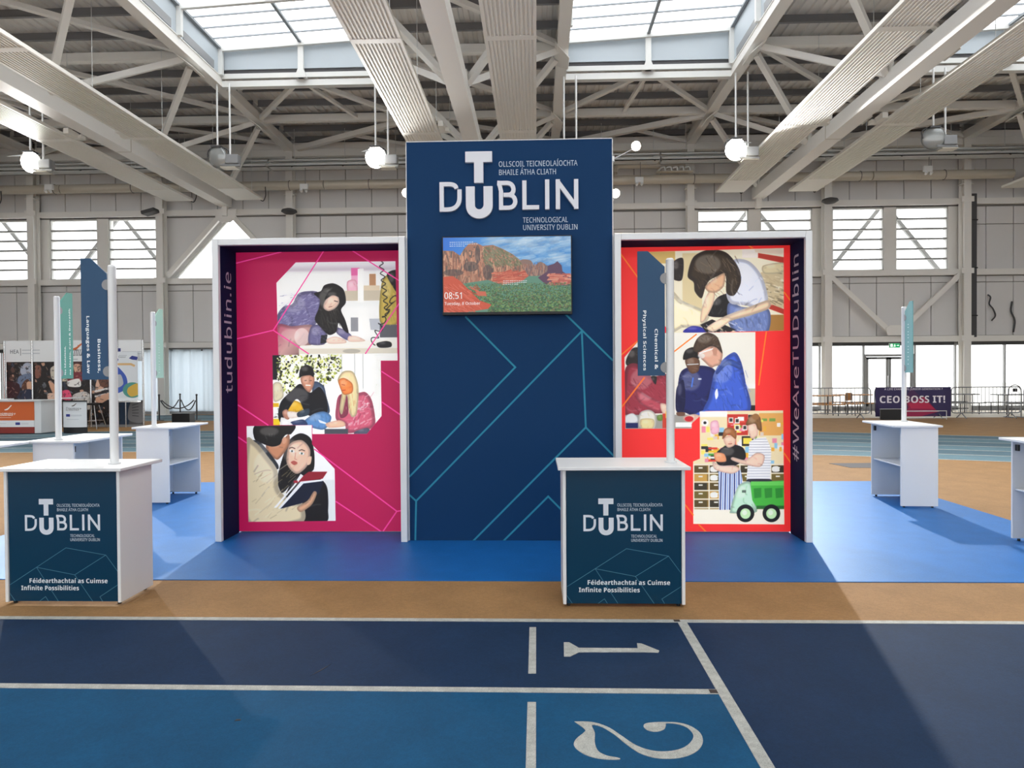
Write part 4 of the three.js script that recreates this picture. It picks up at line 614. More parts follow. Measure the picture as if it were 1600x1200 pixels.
  clipTo(x, [[1010, 420], [1060, 395], [1130, 388], [1168, 470], [1160, 695], [988, 695], [1000, 560]]); rect(x, '#f4f4f6', 980, 380, 200, 330); for (let k = 0; k < 16; k++) rect(x, '#8a8c98', 980, 400 + k * 19, 200, 4); x.restore(); blob(x, '#f0cbb4', [[1060, 500], [1120, 520], [1090, 600], [960, 580], [880, 550], [890, 530], [980, 550]]); blob(x, '#f0cbb4', [[1000, 300], [1060, 290], [1070, 370], [1030, 400], [1005, 360]]); blob(x, '#8a6038', [[985, 300], [1020, 230], [1085, 240], [1100, 340], [1070, 330], [1050, 290]]); ell(x, '#9a6c40', 1056, 240, 26, 22); blob(x, '#2a2a34', [[1000, 690], [1160, 690], [1150, 720], [1010, 720]]);
  blob(x, '#c3e9cc', [[870, 910], [900, 800], [940, 725], [1020, 715], [1060, 880], [1050, 930], [880, 935]]); rect(x, '#5a6c60', 955, 768, 30, 18); poly(x, '#45b23f', [[1015, 712], [1262, 698], [1262, 880], [1060, 890], [1030, 840]]); rect(x, '#66cc58', 1020, 705, 245, 30); for (let k = 0; k < 3; k++) poly(x, '#2c8a30', [[1040 + k * 78, 756], [1095 + k * 78, 752], [1095 + k * 78, 820], [1045 + k * 78, 826]]); rect(x, '#2a6a2c', 1060, 880, 200, 24);
  for (const a of [980, 1168]) { ell(x, '#14161a', a, 935, 64, 64); ell(x, '#c2e6b2', a, 937, 38, 38); ell(x, '#e6f6da', a - 6, 930, 18, 18); }
  soften(x);
  const oc = '#ff7a28', ln = (p) => line(x, oc, 10, p); at(950, 360, 1600 / 330); for (const p of [[[20, 90], [300, 478]], [[20, 995], [310, 758]], [[440, 958], [662, 790]], [[1030, 105], [1092, 152]], [[1326, 480], [1400, 580]], [[1192, 775], [1133, 1180]], [[20, 1420], [262, 1115]]]) ln(p);
  at(950, 600, 1523 / 330); for (const p of [[[1258, 500], [1340, 615]], [[540, 870], [602, 950]], [[640, 1015], [700, 1075]]]) ln(p);
}
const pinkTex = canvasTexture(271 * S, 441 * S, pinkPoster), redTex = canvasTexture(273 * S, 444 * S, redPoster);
PHOTO = false;
bay(-3.205, -1.28, 'white framed display bay with pink backlit poster', pinkTex, 0.36, '#c07a8c', -1, 'tudublin.ie', [0.5, 0.925]);
bay(0.766, 2.662, 'white framed display bay with red backlit poster', redTex, 0.4, '#d08a70', 1, '#WeAreTUDublin', [0.255, 0.965]);
// little spot lamps clamped to the tower
{
  const bulb = M({ color: '#ffffff', emissive: '#ffe9cf', emissiveIntensity: 14 }), head = new THREE.LatheGeometry([[0.001, -0.09], [0.03, -0.09], [0.036, -0.02], [0.05, 0.02], [0.046, 0.02], [0.001, 0.0]].map((q) => new THREE.Vector2(...q)), 16).rotateX(Math.PI / 2), lens = new THREE.CylinderGeometry(0.044, 0.044, 0.01, 16).rotateX(Math.PI / 2).translate(0, 0, 0.016);
  [[-1.335, 3.55, -7.3, -1.285, 3.3, -0.05, 'small lit spot lamp on the tower edge above the pink lightbox'], [0.825, 3.51, -7.3, 0.77, 3.3, 0.05, 'small lit spot lamp low on the tower edge above the red lightbox'], [0.985, 3.875, -6.94, 0.77, 3.78, 0.1, 'lit spot lamp on a long arm from the tower top']].forEach(([x, y, z, ax, ay, o, l]) => {
    const s = thing('spot_lamp', l, 'lamp', [x, y, z]); part('arm', rod([ax - x, ay - y, -0.1], [0, 0, -0.06], 0.006), mat.chrome, s); part('clamp', B(0.03, 0.05, 0.05, ax - x, ay - y, -0.1), mat.chrome, s);
    const h = part('head', head, mat.chrome, s); h.rotation.x = 0.35; part('lens', lens, bulb, h, 'glowing lens');
    const p = new THREE.SpotLight('#ffe6c8', 6, 0, 0.55, 0.8); p.position.set(x, y - 0.02, z + 0.06); p.target.position.set(x + Math.sign(x) * 0.6, y - 2, z + 1.6); scene.add(p.target); p.castShadow = true; p.shadow.radius = 2; p.name = 'spot_light'; scene.add(p);
  });
}
// ---------------------------------------------------------------- counters with sign posts
const counterTex = canvasTexture(1024, 1200, (x, w, h) => {
  const g = '#043550'; rect(x, g, 0, 0, w, h); x.setTransform(w / 840, 0, 0, h / 995, -115 * w / 840, -150 * h / 995);
  for (const p of [[[100, 1031], [325, 885], [555, 735], [862, 790], [975, 947]], [[325, 885], [620, 942], [862, 790]], [[325, 885], [497, 1155]], [[620, 942], [763, 1155]], [[105, 1070], [162, 1155]], [[332, 1155], [392, 1110], [420, 1155]], [[975, 1002], [812, 1110], [838, 1155]]]) line(x, '#4d7f95', 4, p);
  x.fillStyle = '#dfe5ea'; fit(x, 'Féidearthachtaí as Cuimse', 265, 1005, 610, 34, 'sans-serif', 'bold'); fit(x, 'Infinite Possibilities', 203, 1060, 450, 34, 'sans-serif', 'bold');
  x.transform(0.653, 0, 0, 0.645, 240 - 240 * 0.653, 360 - 119 * 0.645); drawLogo(x, '#d5dce6');
});
const counterFront = new THREE.MeshPhysicalMaterial({ map: counterTex, roughness: 0.32, specularIntensity: 0.45 });
const flagTex = (bg, ink, lines, up) => canvasTexture(256, 1166, (x, w, h) => { rect(x, bg, 0, 0, w, h); x.fillStyle = ink; lines.forEach(([s, p, a, b]) => { x.save(); if (up) { x.translate(p * w, h - a * h); x.rotate(-Math.PI / 2); } else { x.translate(p * w, a * h); x.rotate(Math.PI / 2); } fit(x, s, 0, 0, (b - a) * h, 30, 'sans-serif', 'bold'); x.restore(); }); });
function makeCounter(label, x, z, turn, o) {
  const c = thing('display_counter', label, 'counter', [x, z < -5.6 ? 0.006 : 0, z], turn, 'white display counters'), W = 0.86, D = 0.43, H = 0.975;
  part('top', RB(0.925, 0.025, 0.57, 0, H + 0.0125, -0.03, 0.005), mat.white, c);
  for (const s of [-1, 1]) part('side_panel', RB(0.024, H - 0.02, D, s * (W / 2 - 0.012), H / 2 + 0.01, 0, 0.004), mat.white, c);
  part('front_panel', quad(-W / 2 + 0.026, W / 2 - 0.026, 0.025, H - 0.004, D / 2 - 0.012, 0.018), counterFront, c, 'dark blue printed front with white logo and slogan');
  part('inner_back', BB(-W / 2 + 0.026, W / 2 - 0.026, 0.04, H - 0.004, D / 2 - 0.05, D / 2 - 0.032), mat.white, c);
  part('shelf', RB(W - 0.055, 0.018, D - 0.1, 0, 0.5, -0.03, 0.004), mat.white, c);
  part('lock', B(0.04, 0.06, 0.02, W / 2 - 0.05, H - 0.07, -D / 2 + 0.03), mat.black, c);
  for (const sx of [-1, 1]) for (const sz of [-1, 1]) part('foot', new THREE.CylinderGeometry(0.014, 0.014, 0.02, 10).translate(sx * (W / 2 - 0.04), 0.01, sz * (D / 2 - 0.05)), mat.black, c);
  if (o) {
    const s = thing('sign_post', o.label, 'sign', [x, H + (z < -5.6 ? 0.032 : 0.026), z], turn), px = o.px, pz = o.pz || 0;
    part('post', rod([px, 0, pz], [px, 1.48, pz], 0.03, 16), mat.white, s); part('cap', new THREE.CylinderGeometry(0.02, 0.03, 0.012, 16).translate(px, 1.486, pz), mat.white, s); part('collar', new THREE.CylinderGeometry(0.045, 0.045, 0.012, 16).translate(px, 0.006, pz), mat.white, s);
    const x1 = px - 0.038, x0 = x1 - 0.198, y0 = 0.635, y1 = 1.545, ch = 0.1, sh = [[x0, y0], [x1, y0], [x1, y1 - ch * 1.15], [x0 + 0.075, y1], [x0, y1]];
    const g = extrudeXY(sh, 0.012), uv = g.attributes.uv, p = g.attributes.position; for (let i = 0; i < uv.count; i++) uv.setXY(i, (p.getX(i) - x0) / (x1 - x0), (p.getY(i) - y0) / (y1 - y0)); g.translate(0, 0, pz - 0.006);
    const flag = part('sign_board', g, M({ map: o.tex, roughness: 0.5 }), s);
    if (o.back) { const b = extrudeXY(sh, 0.001), u = b.attributes.uv, q = b.attributes.position; for (let i = 0; i < u.count; i++) u.setXY(i, 1 - (q.getX(i) - x0) / (x1 - x0), (q.getY(i) - y0) / (y1 - y0)); part('board_print', b.translate(0, 0, pz - 0.0085), M({ map: o.back, roughness: 0.5 }), flag); }
    for (const y of [y0 + 0.06, y1 - 0.2]) part('clip', new THREE.CylinderGeometry(0.04, 0.04, 0.022, 16).rotateX(Math.PI / 2).translate(x1 + 0.005, y, pz), mat.midGrey, s);
  }
  return c;
}
const navyFlag = (a, b, sa, sb) => flagTex('#0f456b', '#f0f4f6', [[a, 0.62, ...sa], [b, 0.2, ...sb]]);
makeCounter('white counter under the Business, Languages and Law sign post', -3.445, -5.19, 0, { label: 'navy sign reading Business, Languages & Law on a white post', px: 0.265, tex: navyFlag('Business,', 'Languages & Law', [0.66, 0.95], [0.47, 0.95]) });
makeCounter('white counter under the Chemical and Physical Sciences sign post', 0.61, -5.19, 0, { label: 'navy sign reading Chemical & Physical Sciences on a white post', px: 0.37, tex: navyFlag('Chemical &', 'Physical Sciences', [0.62, 0.95], [0.47, 0.96]) });
const teal = flagTex('#4f9e8e', '#e8f3ef', [['Na hEalaíona,', 0.4, 0.04, 0.38], ['na Meáin, Cairt & Dearaidh', 0.8, 0.04, 0.82]], true);
makeCounter('white counter with open back under the green sign post', -4.97, -7.49, -Math.PI / 2, { label: 'green sign board with Irish lettering on a white post', px: 0.34, tex: teal, back: teal });
const mint = flagTex('#a9d3c0', '#e3f1ea', [['| ||| | || ||| |', 0.5, 0.06, 0.5]], true);
makeCounter('white counter with open shelves next to the pink display bay', -4.97, -9.36, -Math.PI / 2, { label: 'pale mint sign board on a white post', px: 0.38, tex: mint, back: mint });
const sea = flagTex('#6fa9ac', '#d8eaea', [['| || ||| | ||| ||', 0.6, 0.1, 0.7]], true);
makeCounter('white counter standing alone beyond the red display bay', 4.64, -9.08, Math.PI / 2 - 0.05, { label: 'sea green sign board seen edge on, on a white post', px: 0.26, pz: 0.13, tex: sea });
makeCounter('white counter with open back at the carpet edge', 4.83, -6.58, Math.PI / 2, null);
{
  const t = thing('poseur_table', 'tall white table top at the carpet edge by the open counter', 'table', [-5.66, 0.006, -6.56]);
  part('table_top', RB(0.95, 0.028, 0.92, 0, 0.985, 0, 0.008), mat.white, t); part('column', rod([0, 0.02, 0], [0, 0.97, 0], 0.04, 16), mat.chrome, t); part('foot_plate', new THREE.CylinderGeometry(0.28, 0.3, 0.02, 24).translate(0, 0.01, 0), mat.chrome, t);
}
// ---------------------------------------------------------------- grant booth beyond the back straight
{
  const Z = -23, X0 = -17.8, k = 23 / 1100;                    // booth wall front plane
  const px = (p) => X0 + (p - 8) * (4.68 / 214), py = (q) => 2.9 - (q - 532) * (2.82 / 132);
  const wall = thing('exhibition_wall', 'modular booth wall with white header and dark people photographs', 'display wall');
  const KP = 8, T = (a, b, c, d, draw) => canvasTexture(Math.round((b - a) * KP), Math.round((d - c) * KP), (x) => { x.setTransform(KP, 0, 0, KP, -a * KP, -c * KP); draw(x); });
  const board = (name, a, b, c, d, draw, z = Z, label) => part(name, quad(px(a), px(b), py(d), py(c), z, 0.03), M({ map: T(a, b, c, d, (x) => { draw(x); if (name === 'photo_panel') { PHOTO = true; strokes(x, 700, ['#151214', '#e0bca4', '#3a2c2a', '#6a7080', '#0f0d10', '#241c1e'], 8, 186, 566, 664, 6, 1.3, 1.2, 3); PHOTO = false; } x.save(); soften(x, 2.2); }), roughness: 0.5 }), wall, label);
  const crowd = (s) => (x) => { seed = s; rect(x, '#241f1f', 0, 500, 260, 200); for (let i = 0; i < 420; i++) { const a = 8 + rnd() * 180, b = 566 + rnd() * 100, q = 0.25 + 0.35 * rnd(); blob(x, ['#1b181a', '#3a2a26', '#5a4038', '#2c3244', '#c89c84', '#4f362e', '#6a6f78', '#151314', '#2a2224', '#1f1c22'][Math.floor(rnd() * 10)], [[a - 5 * q, b], [a, b - 8 * q * rnd()], [a + 6 * q, b - 2 * q], [a + 7 * q, b + 6 * q], [a, b + 12 * q * rnd()]]); } };
  const scene1 = (x) => { crowd(3)(x); blob(x, '#aeb6c8', [[32, 580], [40, 567], [52, 570], [54, 590], [44, 596]]); blob(x, '#6f7f9c', [[30, 588], [50, 584], [52, 606], [30, 604]]); blob(x, '#5c3a2c', [[36, 598], [44, 592], [50, 604], [42, 616], [34, 608]]); blob(x, '#dcae92', [[42, 598], [49, 596], [51, 608], [44, 612]]); blob(x, '#26304a', [[28, 612], [48, 608], [52, 622], [28, 622]]); blob(x, '#3a1c24', [[10, 596], [30, 600], [28, 618], [10, 620]]); };
  const scene2 = (x) => { crowd(8)(x); blob(x, '#8a5a4c', [[56, 572], [64, 572], [64, 588], [56, 590]]); blob(x, '#c9c2b4', [[80, 575], [95, 570], [95, 590], [82, 592]]); blob(x, '#d8a88c', [[76, 598], [82, 596], [92, 614], [86, 620]]); blob(x, '#e8c8b4', [[74, 616], [90, 618], [88, 648], [80, 640]]); blob(x, '#1f2226', [[72, 632], [82, 636], [92, 656], [74, 660]]); };
  const scene3 = (x) => { crowd(13)(x); rect(x, '#d8cdb4', 98, 566, 14, 30); blob(x, '#4a2a26', [[106, 580], [116, 564], [130, 568], [130, 592], [108, 596]]); blob(x, '#dcae94', [[116, 570], [126, 570], [126, 582], [118, 582]]); blob(x, '#7a3038', [[108, 584], [130, 582], [128, 596], [108, 598]]); blob(x, '#f0efec', [[106, 596], [124, 592], [126, 604], [108, 604]]); blob(x, '#e8527c', [[96, 612], [108, 610], [112, 624], [98, 624]]); blob(x, '#d4d1cc', [[114, 618], [132, 612], [142, 620], [140, 640], [118, 634]]); };
  const scene4 = (x) => { crowd(21)(x); blob(x, '#dcb29a', [[150, 600], [158, 586], [168, 592], [160, 610], [150, 616]]); blob(x, '#6a4434', [[154, 588], [168, 586], [170, 604], [158, 604]]); for (let q = 0; q < 6; q++) line(x, q % 2 ? '#2a2426' : '#e2dedb', 3, [[148, 612 + q * 4], [176, 606 + q * 4]]); blob(x, '#d8a88c', [[150, 622], [172, 614], [172, 622], [154, 632]]); };
  const cursive = (x, c, a, b, w, h) => { x.fillStyle = c; x.save(); x.transform(1, 0, -0.18, 1, b * 0.18, 0); fit(x, 'Erasmus+', a, b, w, h, 'serif'); x.restore(); };
  const swoosh = (x, c, a, b, s) => { for (let q = 0; q < 3; q++) { x.strokeStyle = c; x.lineWidth = 1.3 * s; x.beginPath(); x.moveTo(a, b + 3 * s); x.quadraticCurveTo(a + 5 * s, b + 4 * s - q * s, a + (6 + q * 2) * s, b - (1 + q) * s); x.stroke(); } };
  const header = (x) => { rect(x, '#e7eaec', 0, 500, 260, 80); x.fillStyle = '#4a5058'; fit(x, 'HEA', 17, 552, 14, 6); rect(x, '#4a5058', 33.5, 544, 0.7, 11); for (const q of [546, 551]) rect(x, '#c2c8ce', 36, q, 28, 1.6); cursive(x, '#2d3038', 97, 556, 42, 13); swoosh(x, '#c9673a', 115, 541, 1.6); rect(x, '#9aa0a8', 101, 561, 22, 1); rect(x, '#25327c', 184, 545, 6, 5); for (const q of [550, 553]) rect(x, '#b9bfc6', 192, q, 30, 1); };
  board('header_panel', 8, 225, 532, 565, header, Z + 0.02, 'white header with lettering and logo');
  board('photo_panel', 10, 51, 564, 664, scene1); board('photo_panel', 53, 96, 564, 664, scene2); board('photo_panel', 98, 142, 564, 664, scene3); board('photo_panel', 144, 184, 564, 664, scene4);
  board('photo_panel', 186, 223, 626, 664, (x) => { rect(x, '#54565a', 180, 600, 60, 80); blob(x, '#1c3550', [[186, 626], [202, 626], [200, 664], [186, 664]]); blob(x, '#7c7e82', [[204, 630], [222, 632], [222, 660], [200, 656]]); for (let q = 0; q < 5; q++) line(x, '#3a3c40', 0.9, [[206, 634 + q * 4], [216, 631 + q * 5]]); });
  for (const p of [8.5, 52, 97, 143, 185, 224.5]) part('pole', rod([px(p), 0, Z + 0.02], [px(p), 2.9, Z + 0.02], 0.035, 10), mat.chrome, wall);
  part('plinth', BB(px(8), px(225), 0, 0.08, Z - 0.03, Z + 0.01), mat.midGrey, wall);
  const rb = thing('banner_panel', 'white poster with blue cloth bundle on a stick and globe', 'poster', [0, 0, 0]);
  part('board', quad(px(184), px(222), py(626), py(551), Z + 0.26, 0.02), M({ map: T(184, 222, 551, 626, (x) => {
    rect(x, '#dfe5ea', 180, 545, 60, 90); rect(x, '#b9bfc6', 194, 556, 12, 1); x.fillStyle = '#5a626c'; fit(x, 'Erasmus+', 193, 560, 12, 2.4, 'serif'); poly(x, '#27358c', [[209, 561], [214, 557], [223, 559], [221, 564], [214, 563]]); line(x, '#d7b079', 3.4, [[184, 570], [212, 570], [218, 573]]); blob(x, '#27358c', [[184, 562], [188, 564], [186, 569], [190, 561], [193, 563], [188, 570]]); blob(x, '#3a5cb8', [[184, 572], [190, 572], [204, 588], [206, 604], [196, 613], [184, 612]]); blob(x, '#b8bec4', [[186, 590], [196, 586], [200, 600], [192, 606], [186, 602]]); ell(x, '#4f9a8e', 214, 610, 15, 12); blob(x, '#d9b24a', [[208, 606], [222, 600], [223, 616], [212, 620], [206, 614]]); rect(x, '#e9edf0', 184, 622, 40, 6); rect(x, '#444', 187, 619, 2, 1);
  }), roughness: 0.45 }), rb); part('foot', B(0.9, 0.05, 0.2, (px(184) + px(222)) / 2, py(626) - 0.03, Z + 0.25), mat.chrome, rb); part('support', rod([px(203), 0, Z + 0.25], [px(203), py(626), Z + 0.25], 0.02), mat.chrome, rb);
  const ob = thing('roller_banner', 'orange red banner standing beside the booth wall', 'banner', [0, 0, 0]);
  part('board', quad(px(-38), px(7.4), py(664), py(543), Z + 0.3, 0.02), M({ map: T(-38, 8, 543, 664, (x) => { rect(x, '#cf4a1e', -40, 540, 60, 140); rect(x, '#f2f0ee', -40, 540, 60, 9); for (const q of [571, 582, 586]) rect(x, '#f0c8b4', -6, q, 10, 1.2); }), roughness: 0.5 }), ob); part('base', B(1.05, 0.06, 0.2, px(-15), 0.03, Z + 0.28), mat.chrome, ob);
  // orange and white reception counter
  const oc = thing('reception_counter', 'orange and white reception counter with white lettering', 'counter', [-15.55, 0, -20.7]);
  const of = canvasTexture(1024, 560, (x, w, h) => { rect(x, '#e9ecee', 0, 0, w, h); rect(x, '#d5642b', 0, 10, w, 325); rect(x, '#8e2f26', 0, 450, w, 110); x.fillStyle = '#f6ede6'; x.save(); x.transform(1, 0, -0.18, 1, 40, 0); fit(x, 'Erasmus+', 440, 255, 330, 70, 'serif', 'bold'); x.restore(); rect(x, '#f0d4c4', 500, 282, 200, 7); x.strokeStyle = '#f6ede6'; x.lineWidth = 14; for (let q = 0; q < 3; q++) { x.beginPath(); x.moveTo(610, 150); x.quadraticCurveTo(660, 160 - 10 * q, 680 + 14 * q, 100 - 16 * q); x.stroke(); } rect(x, '#27358c', 760, 370, 66, 44); for (const q of [380, 396]) rect(x, '#c4cad2', 836, q, 110, 6); rect(x, '#c4cad2', 420, 384, 210, 6); });
  part('front', quad(-1.5, 0.7, 0.02, 0.97, 0.4, 0.03), M({ map: of, roughness: 0.5 }), oc); part('side', BB(0.68, 0.9, 0.02, 0.97, -0.3, 0.38), mat.white, oc); part('body', BB(-1.48, 0.68, 0.02, 0.96, -0.3, 0.36), mat.white, oc); part('top', RB(2.5, 0.03, 0.8, -0.3, 0.985, 0.05), mat.white, oc);
  const lf = thing('leaflet_stack', 'small stack of white leaflets on the orange counter', 'leaflets', [-15.9, 1.0, -20.6]); part('paper', RB(0.3, 0.04, 0.2, 0, 0.02, 0), mat.white, lf);
  // small promotion counter
  const pc = thing('promotion_counter', 'small white promotion counter with black top and base', 'counter', [-13.75, 0, -20.75]);
  const pf = canvasTexture(512, 600, (x, w, h) => { rect(x, '#e6eaee', 0, 0, w, h); x.fillStyle = '#2d3038'; x.save(); x.transform(1, 0, -0.18, 1, 30, 0); fit(x, 'Erasmus+', 90, 205, 330, 80, 'serif'); x.restore(); x.strokeStyle = '#4a4038'; x.lineWidth = 14; for (let q = 0; q < 3; q++) { x.beginPath(); x.moveTo(230, 100); x.quadraticCurveTo(280, 110 - 8 * q, 300 + 12 * q, 60 - 10 * q); x.stroke(); } rect(x, '#27358c', 90, 290, 100, 60); for (const q of [310, 330]) rect(x, '#b9c0c8', 200, q, 220, 8); rect(x, '#b9c0c8', 110, 410, 260, 8); rect(x, '#c9d0d8', 110, 228, 300, 6); });
  const curved = new THREE.CylinderGeometry(0.75, 0.75, 0.76, 20, 1, true, -0.5, 1.0).translate(0, 0.56, -0.42); part('front', curved, M({ map: pf, roughness: 0.45, side: THREE.DoubleSide }), pc);
  const seg = (r, h, y) => { const s = new THREE.Shape(); s.absarc(0, 0.42, r, -Math.PI / 2 - 0.52, -Math.PI / 2 + 0.52); return new THREE.ExtrudeGeometry(s, { depth: h, bevelEnabled: false }).rotateX(-Math.PI / 2).translate(0, y, 0); };
  part('base', seg(0.74, 0.18, 0), mat.black, pc); part('top', seg(0.78, 0.035, 0.94), mat.black, pc); part('back_panel', B(0.7, 0.78, 0.02, 0, 0.55, 0.24 - 0.03), mat.darkGrey, pc);
  const st = (x, z, l) => { const s = thing('bar_stool', l, 'stool', [x, 0, z], 0, 'chrome bar stools'); part('seat', RB(0.4, 0.06, 0.38, 0, 0.8, 0, 0.02), mat.black, s); for (const [a, b] of [[-1, -1], [1, -1], [-1, 1], [1, 1]]) part('leg', rod([a * 0.13, 0.78, b * 0.12], [a * 0.3, 0, b * 0.26], 0.016), mat.chrome, s); part('foot_rest', merge([rod([-0.25, 0.26, 0.22], [0.25, 0.26, 0.22], 0.012), rod([-0.25, 0.26, -0.22], [0.25, 0.26, -0.22], 0.012)]), mat.chrome, s); };
  st(px(165), -22.3, 'chrome legged bar stool next to the small promotion counter');
  const pt = thing('bistro_table', 'tall white bistro table behind the promotion counter', 'table', [px(140), 0, -22.2]); part('table_top', new THREE.CylinderGeometry(0.34, 0.34, 0.03, 24).translate(0, 1.0, 0), mat.white, pt); part('column', rod([0, 0.02, 0], [0, 0.99, 0], 0.03, 12), mat.chrome, pt); part('base', new THREE.CylinderGeometry(0.24, 0.26, 0.02, 24).translate(0, 0.01, 0), mat.chrome, pt);
  for (const [a, w] of [[74, 0.34], [92, 0.36]]) { const c = thing('cardboard_box', w < 0.35 ? 'brown cardboard box by the wall photograph' : 'brown cardboard box next to the promotion counter', 'box', [px(a), 0, -22.7]); part('carton', B(w, 0.3, 0.3, 0, 0.15, 0), mat.cardboard, c); part('tape', B(0.05, 0.004, 0.302, 0, 0.3, 0), mat.wood, c); }
}
// rope barrier near the curtain
{
  const spots = [[-14.35, -26.3], [-14.0, -27.2], [-12.9, -26.3]];
  const ends = ['nearest the booth wall', 'in the middle set back', 'beside the pink display bay'];
  spots.forEach(([x, z], i) => { const s = thing('rope_post', `dark rope barrier post ${ends[i]}`, 'post', [x, 0, z], 0, 'rope barrier posts'); part('post', rod([0, 0, 0], [0, 0.95, 0], 0.028, 10), mat.darkGrey, s); part('ball', new THREE.SphereGeometry(0.04, 10, 8).translate(0, 0.97, 0), mat.darkGrey, s); part('base', new THREE.CylinderGeometry(0.16, 0.17, 0.03, 20).translate(0, 0.015, 0), mat.darkGrey, s); });
  [[0, 1, 0.45], [1, 2, 0.5], [0, 2, 0.42]].forEach(([a, b, sag], i) => { const A = spots[a], Bq = spots[b], p = [...Array(9).keys()].map((k) => { const t = 0.07 + 0.86 * k / 8; return [A[0] + (Bq[0] - A[0]) * t, 0.88 - sag * 4 * t * (1 - t), A[1] + (Bq[1] - A[1]) * t]; }); const r = thing('barrier_rope', `dark sagging rope ${['from the booth side post to the middle post', 'from the middle post to the bay side post', 'between the two outer posts'][i]}`, 'rope'); part('rope', tube(p, 0.022, 24, 8), mat.darkGrey, r); });
  const bx = thing('black_case', 'black box standing in front of the rope barrier', 'box', [-12.55, 0, -24.6]); part('case', RB(0.64, 0.36, 0.4, 0, 0.18, 0, 0.01), mat.black, bx); part('lid', RB(0.66, 0.02, 0.42, 0, 0.37, 0), mat.midGrey, bx);
}
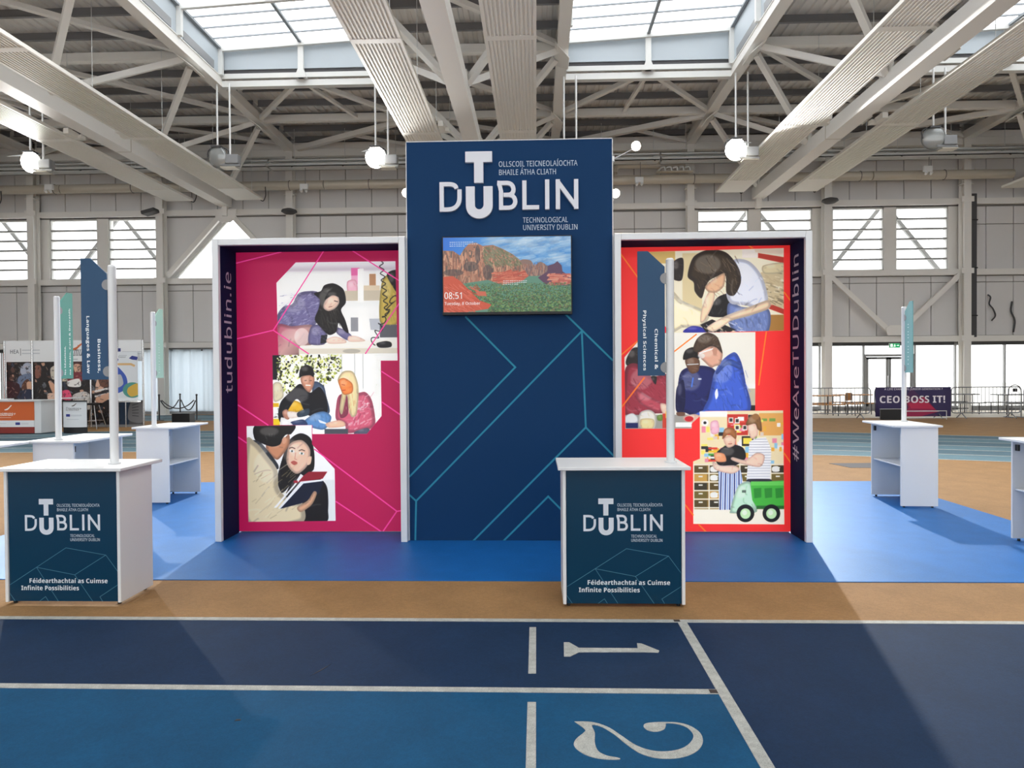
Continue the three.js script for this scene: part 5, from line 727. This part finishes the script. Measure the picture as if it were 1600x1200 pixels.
// crowd barriers, banner and tables by the glazing
{
  const barrier = (x, L, label) => {
    const b = thing('crowd_barrier', label, 'barrier', [x, 0, -25.3], 0, 'steel crowd barriers'), r = 0.12, h0 = 0.2, h1 = 1.1;
    const p = [[r, h0], [L - r, h0], [L - 0.03, h0 + 0.03], [L, h0 + r], [L, h1 - r], [L - 0.03, h1 - 0.03], [L - r, h1], [r, h1], [0.03, h1 - 0.03], [0, h1 - r], [0, h0 + r], [0.03, h0 + 0.03]].map(([a, c]) => V(a, c, 0));
    part('frame', new THREE.TubeGeometry(new THREE.CatmullRomCurve3(p, true, 'catmullrom', 0.1), 80, 0.02, 6, true), mat.bars, b);
    const g = rod([0, h0, 0], [0, h1, 0], 0.009, 5); for (let a = 0.13; a < L - 0.05; a += 0.13) part('bar', g, mat.bars, b).position.x = a;
    for (const f of [0.35, L - 0.35]) part('foot', merge([rod([f, h0, 0], [f - 0.02, 0.02, 0.32], 0.018), rod([f, h0, 0], [f + 0.02, 0.02, -0.32], 0.018)]), mat.bars, b);
  };
  barrier(9.3, 2.5, 'steel crowd barrier half hidden by the red display bay'); barrier(11.95, 2.55, 'steel crowd barrier carrying the purple banner'); barrier(14.6, 2.4, 'steel crowd barrier next to the purple banner'); barrier(17.1, 2.4, 'steel crowd barrier beside the hooped notice');
  const bn = thing('barrier_banner', 'purple banner reading CEO BOSS IT! on the crowd barrier', 'banner', [0, 0, -25.245]);
  const bt = canvasTexture(1180, 470, (x, w, h) => {
    rect(x, '#322a58', 0, 0, w, h); poly(x, '#4a2854', [[560, 0], [980, 470], [330, 470], [450, 240]]); poly(x, '#9c1f4e', [[500, 250], [760, 150], [980, 400], [700, 470], [430, 470], [520, 330]]); poly(x, '#c02a52', [[520, 260], [800, 230], [930, 350], [560, 340]]);
    x.fillStyle = '#f2eef4'; fit(x, 'CEO', 60, 250, 330, 112, 'sans-serif', 'bold'); fit(x, 'BOSS IT!', 440, 250, 660, 112, 'sans-serif', 'bold'); fit(x, 'A LIFE CHANGING JUNIOR GENERATION ?', 140, 45, 910, 32); rect(x, '#e8dfe8', 440, 384, 560, 9);
  });
  const g = new THREE.PlaneGeometry(2.6, 1.03, 40, 6), p = g.attributes.position; for (let i = 0; i < p.count; i++) p.setZ(i, 0.012 * Math.sin(p.getX(i) * 7) + 0.008 * Math.sin(p.getY(i) * 9 + p.getX(i) * 3)); g.computeVertexNormals();
  const cloth = part('cloth', g.translate(13.24, 0.6, 0.02), M({ map: bt, roughness: 0.6, side: THREE.DoubleSide }), bn); for (const a of [11.98, 13.2, 14.5]) part('tie', B(0.03, 0.08, 0.06, a, 1.09, -0.02), mat.white, bn);
  const bb = thing('black_screen', 'black flat case with white edge leaning before the purple banner', 'case', [12.28, 0, -24.8]); part('panel', RB(0.76, 0.36, 0.08, 0, 0.19, 0, 0.01), mat.black, bb); part('edge', merge([B(0.78, 0.012, 0.09, 0, 0.376, 0), B(0.012, 0.37, 0.09, 0.385, 0.19, 0)]), mat.white, bb); part('foot', B(0.5, 0.012, 0.2, 0, 0.006, 0), mat.darkGrey, bb);
  const rl = thing('tube_rail', 'thin white tube rail in front of the purple banner', 'rail', [13.4, 0, -24.8]); part('tube', rod([-0.7, 0.3, 0], [0.75, 0.3, 0], 0.012), mat.white, rl); part('tube', rod([-0.7, 0.06, 0], [0.75, 0.06, 0], 0.012), mat.white, rl); for (const s of [-0.7, 0.75]) part('leg', rod([s, 0, 0], [s, 0.31, 0], 0.012), mat.white, rl);
  const tableSet = (x, z, L, top, label) => {
    const t = thing('canteen_table', label, 'table', [x, 0, z], 0, 'canteen tables with benches'); part('table_top', RB(L, 0.04, 0.7, 0, 0.76, 0, 0.01), top, t);
    for (const s of [-1, 1]) { part('bench', RB(L, 0.04, 0.28, 0, 0.44, s * 0.6, 0.01), top, t); for (const a of [-1, 1]) { part('leg', rod([a * (L / 2 - 0.2), 0, s * 0.6], [a * (L / 2 - 0.2), 0.43, s * 0.6], 0.02), mat.darkGrey, t); part('leg', rod([a * (L / 2 - 0.25), 0, s * 0.25], [a * (L / 2 - 0.25), 0.75, s * 0.25], 0.02), mat.darkGrey, t); } }
    part('stretcher', rod([-(L / 2 - 0.25), 0.2, 0], [L / 2 - 0.25, 0.2, 0], 0.02), mat.darkGrey, t);
  };
  tableSet(10.5, -27.6, 2.2, mat.wood, 'wooden canteen table with benches beyond the red display bay'); tableSet(12.6, -28.5, 1.3, mat.wood, 'short wooden canteen table just behind the purple banner'); tableSet(16.4, -28.4, 1.8, mat.midGrey, 'grey canteen table with benches beside the column'); tableSet(18.6, -27.6, 2.0, mat.midGrey, 'grey canteen table with benches behind the hooped notice');
  const chair = (x, z, turn, l) => { const c = thing('canteen_chair', l, 'chair', [x, 0, z], turn); part('seat', RB(0.4, 0.04, 0.4, 0, 0.45, 0, 0.015), mat.wood, c); part('backrest', RB(0.38, 0.3, 0.03, 0, 0.72, -0.2, 0.012), mat.wood, c); for (const [a, b] of [[-1, -1], [1, -1], [-1, 1], [1, 1]]) part('leg', rod([a * 0.17, 0, b * 0.17], [a * 0.17, b < 0 ? 0.85 : 0.44, b * 0.17], 0.014), mat.darkGrey, c); };
  chair(12.1, -27.3, 0.6, 'wooden chair drawn up to the short wooden table');
  const hp = thing('hooped_notice', 'tubular hoop stand with small dark emblem', 'sign', [17.05, 0, -25.7]); part('hoop', tube([[-0.22, 0, 0], [-0.22, 0.9, 0], [-0.18, 1.08, 0], [0, 1.16, 0], [0.18, 1.08, 0], [0.22, 0.9, 0], [0.22, 0, 0]], 0.018, 40), mat.bars, hp); part('emblem', RB(0.16, 0.12, 0.02, 0, 0.98, 0.01), mat.black, hp); part('cross_bar', rod([-0.22, 0.5, 0], [0.22, 0.5, 0], 0.014), mat.bars, hp); part('foot', merge([rod([-0.22, 0.02, -0.25], [-0.22, 0.02, 0.25], 0.018), rod([0.22, 0.02, -0.25], [0.22, 0.02, 0.25], 0.018)]), mat.bars, hp);
}
scene.traverse((o) => { if (o.isMesh) { o.castShadow = true; o.receiveShadow = true; } });
renderer.render(scene, camera);
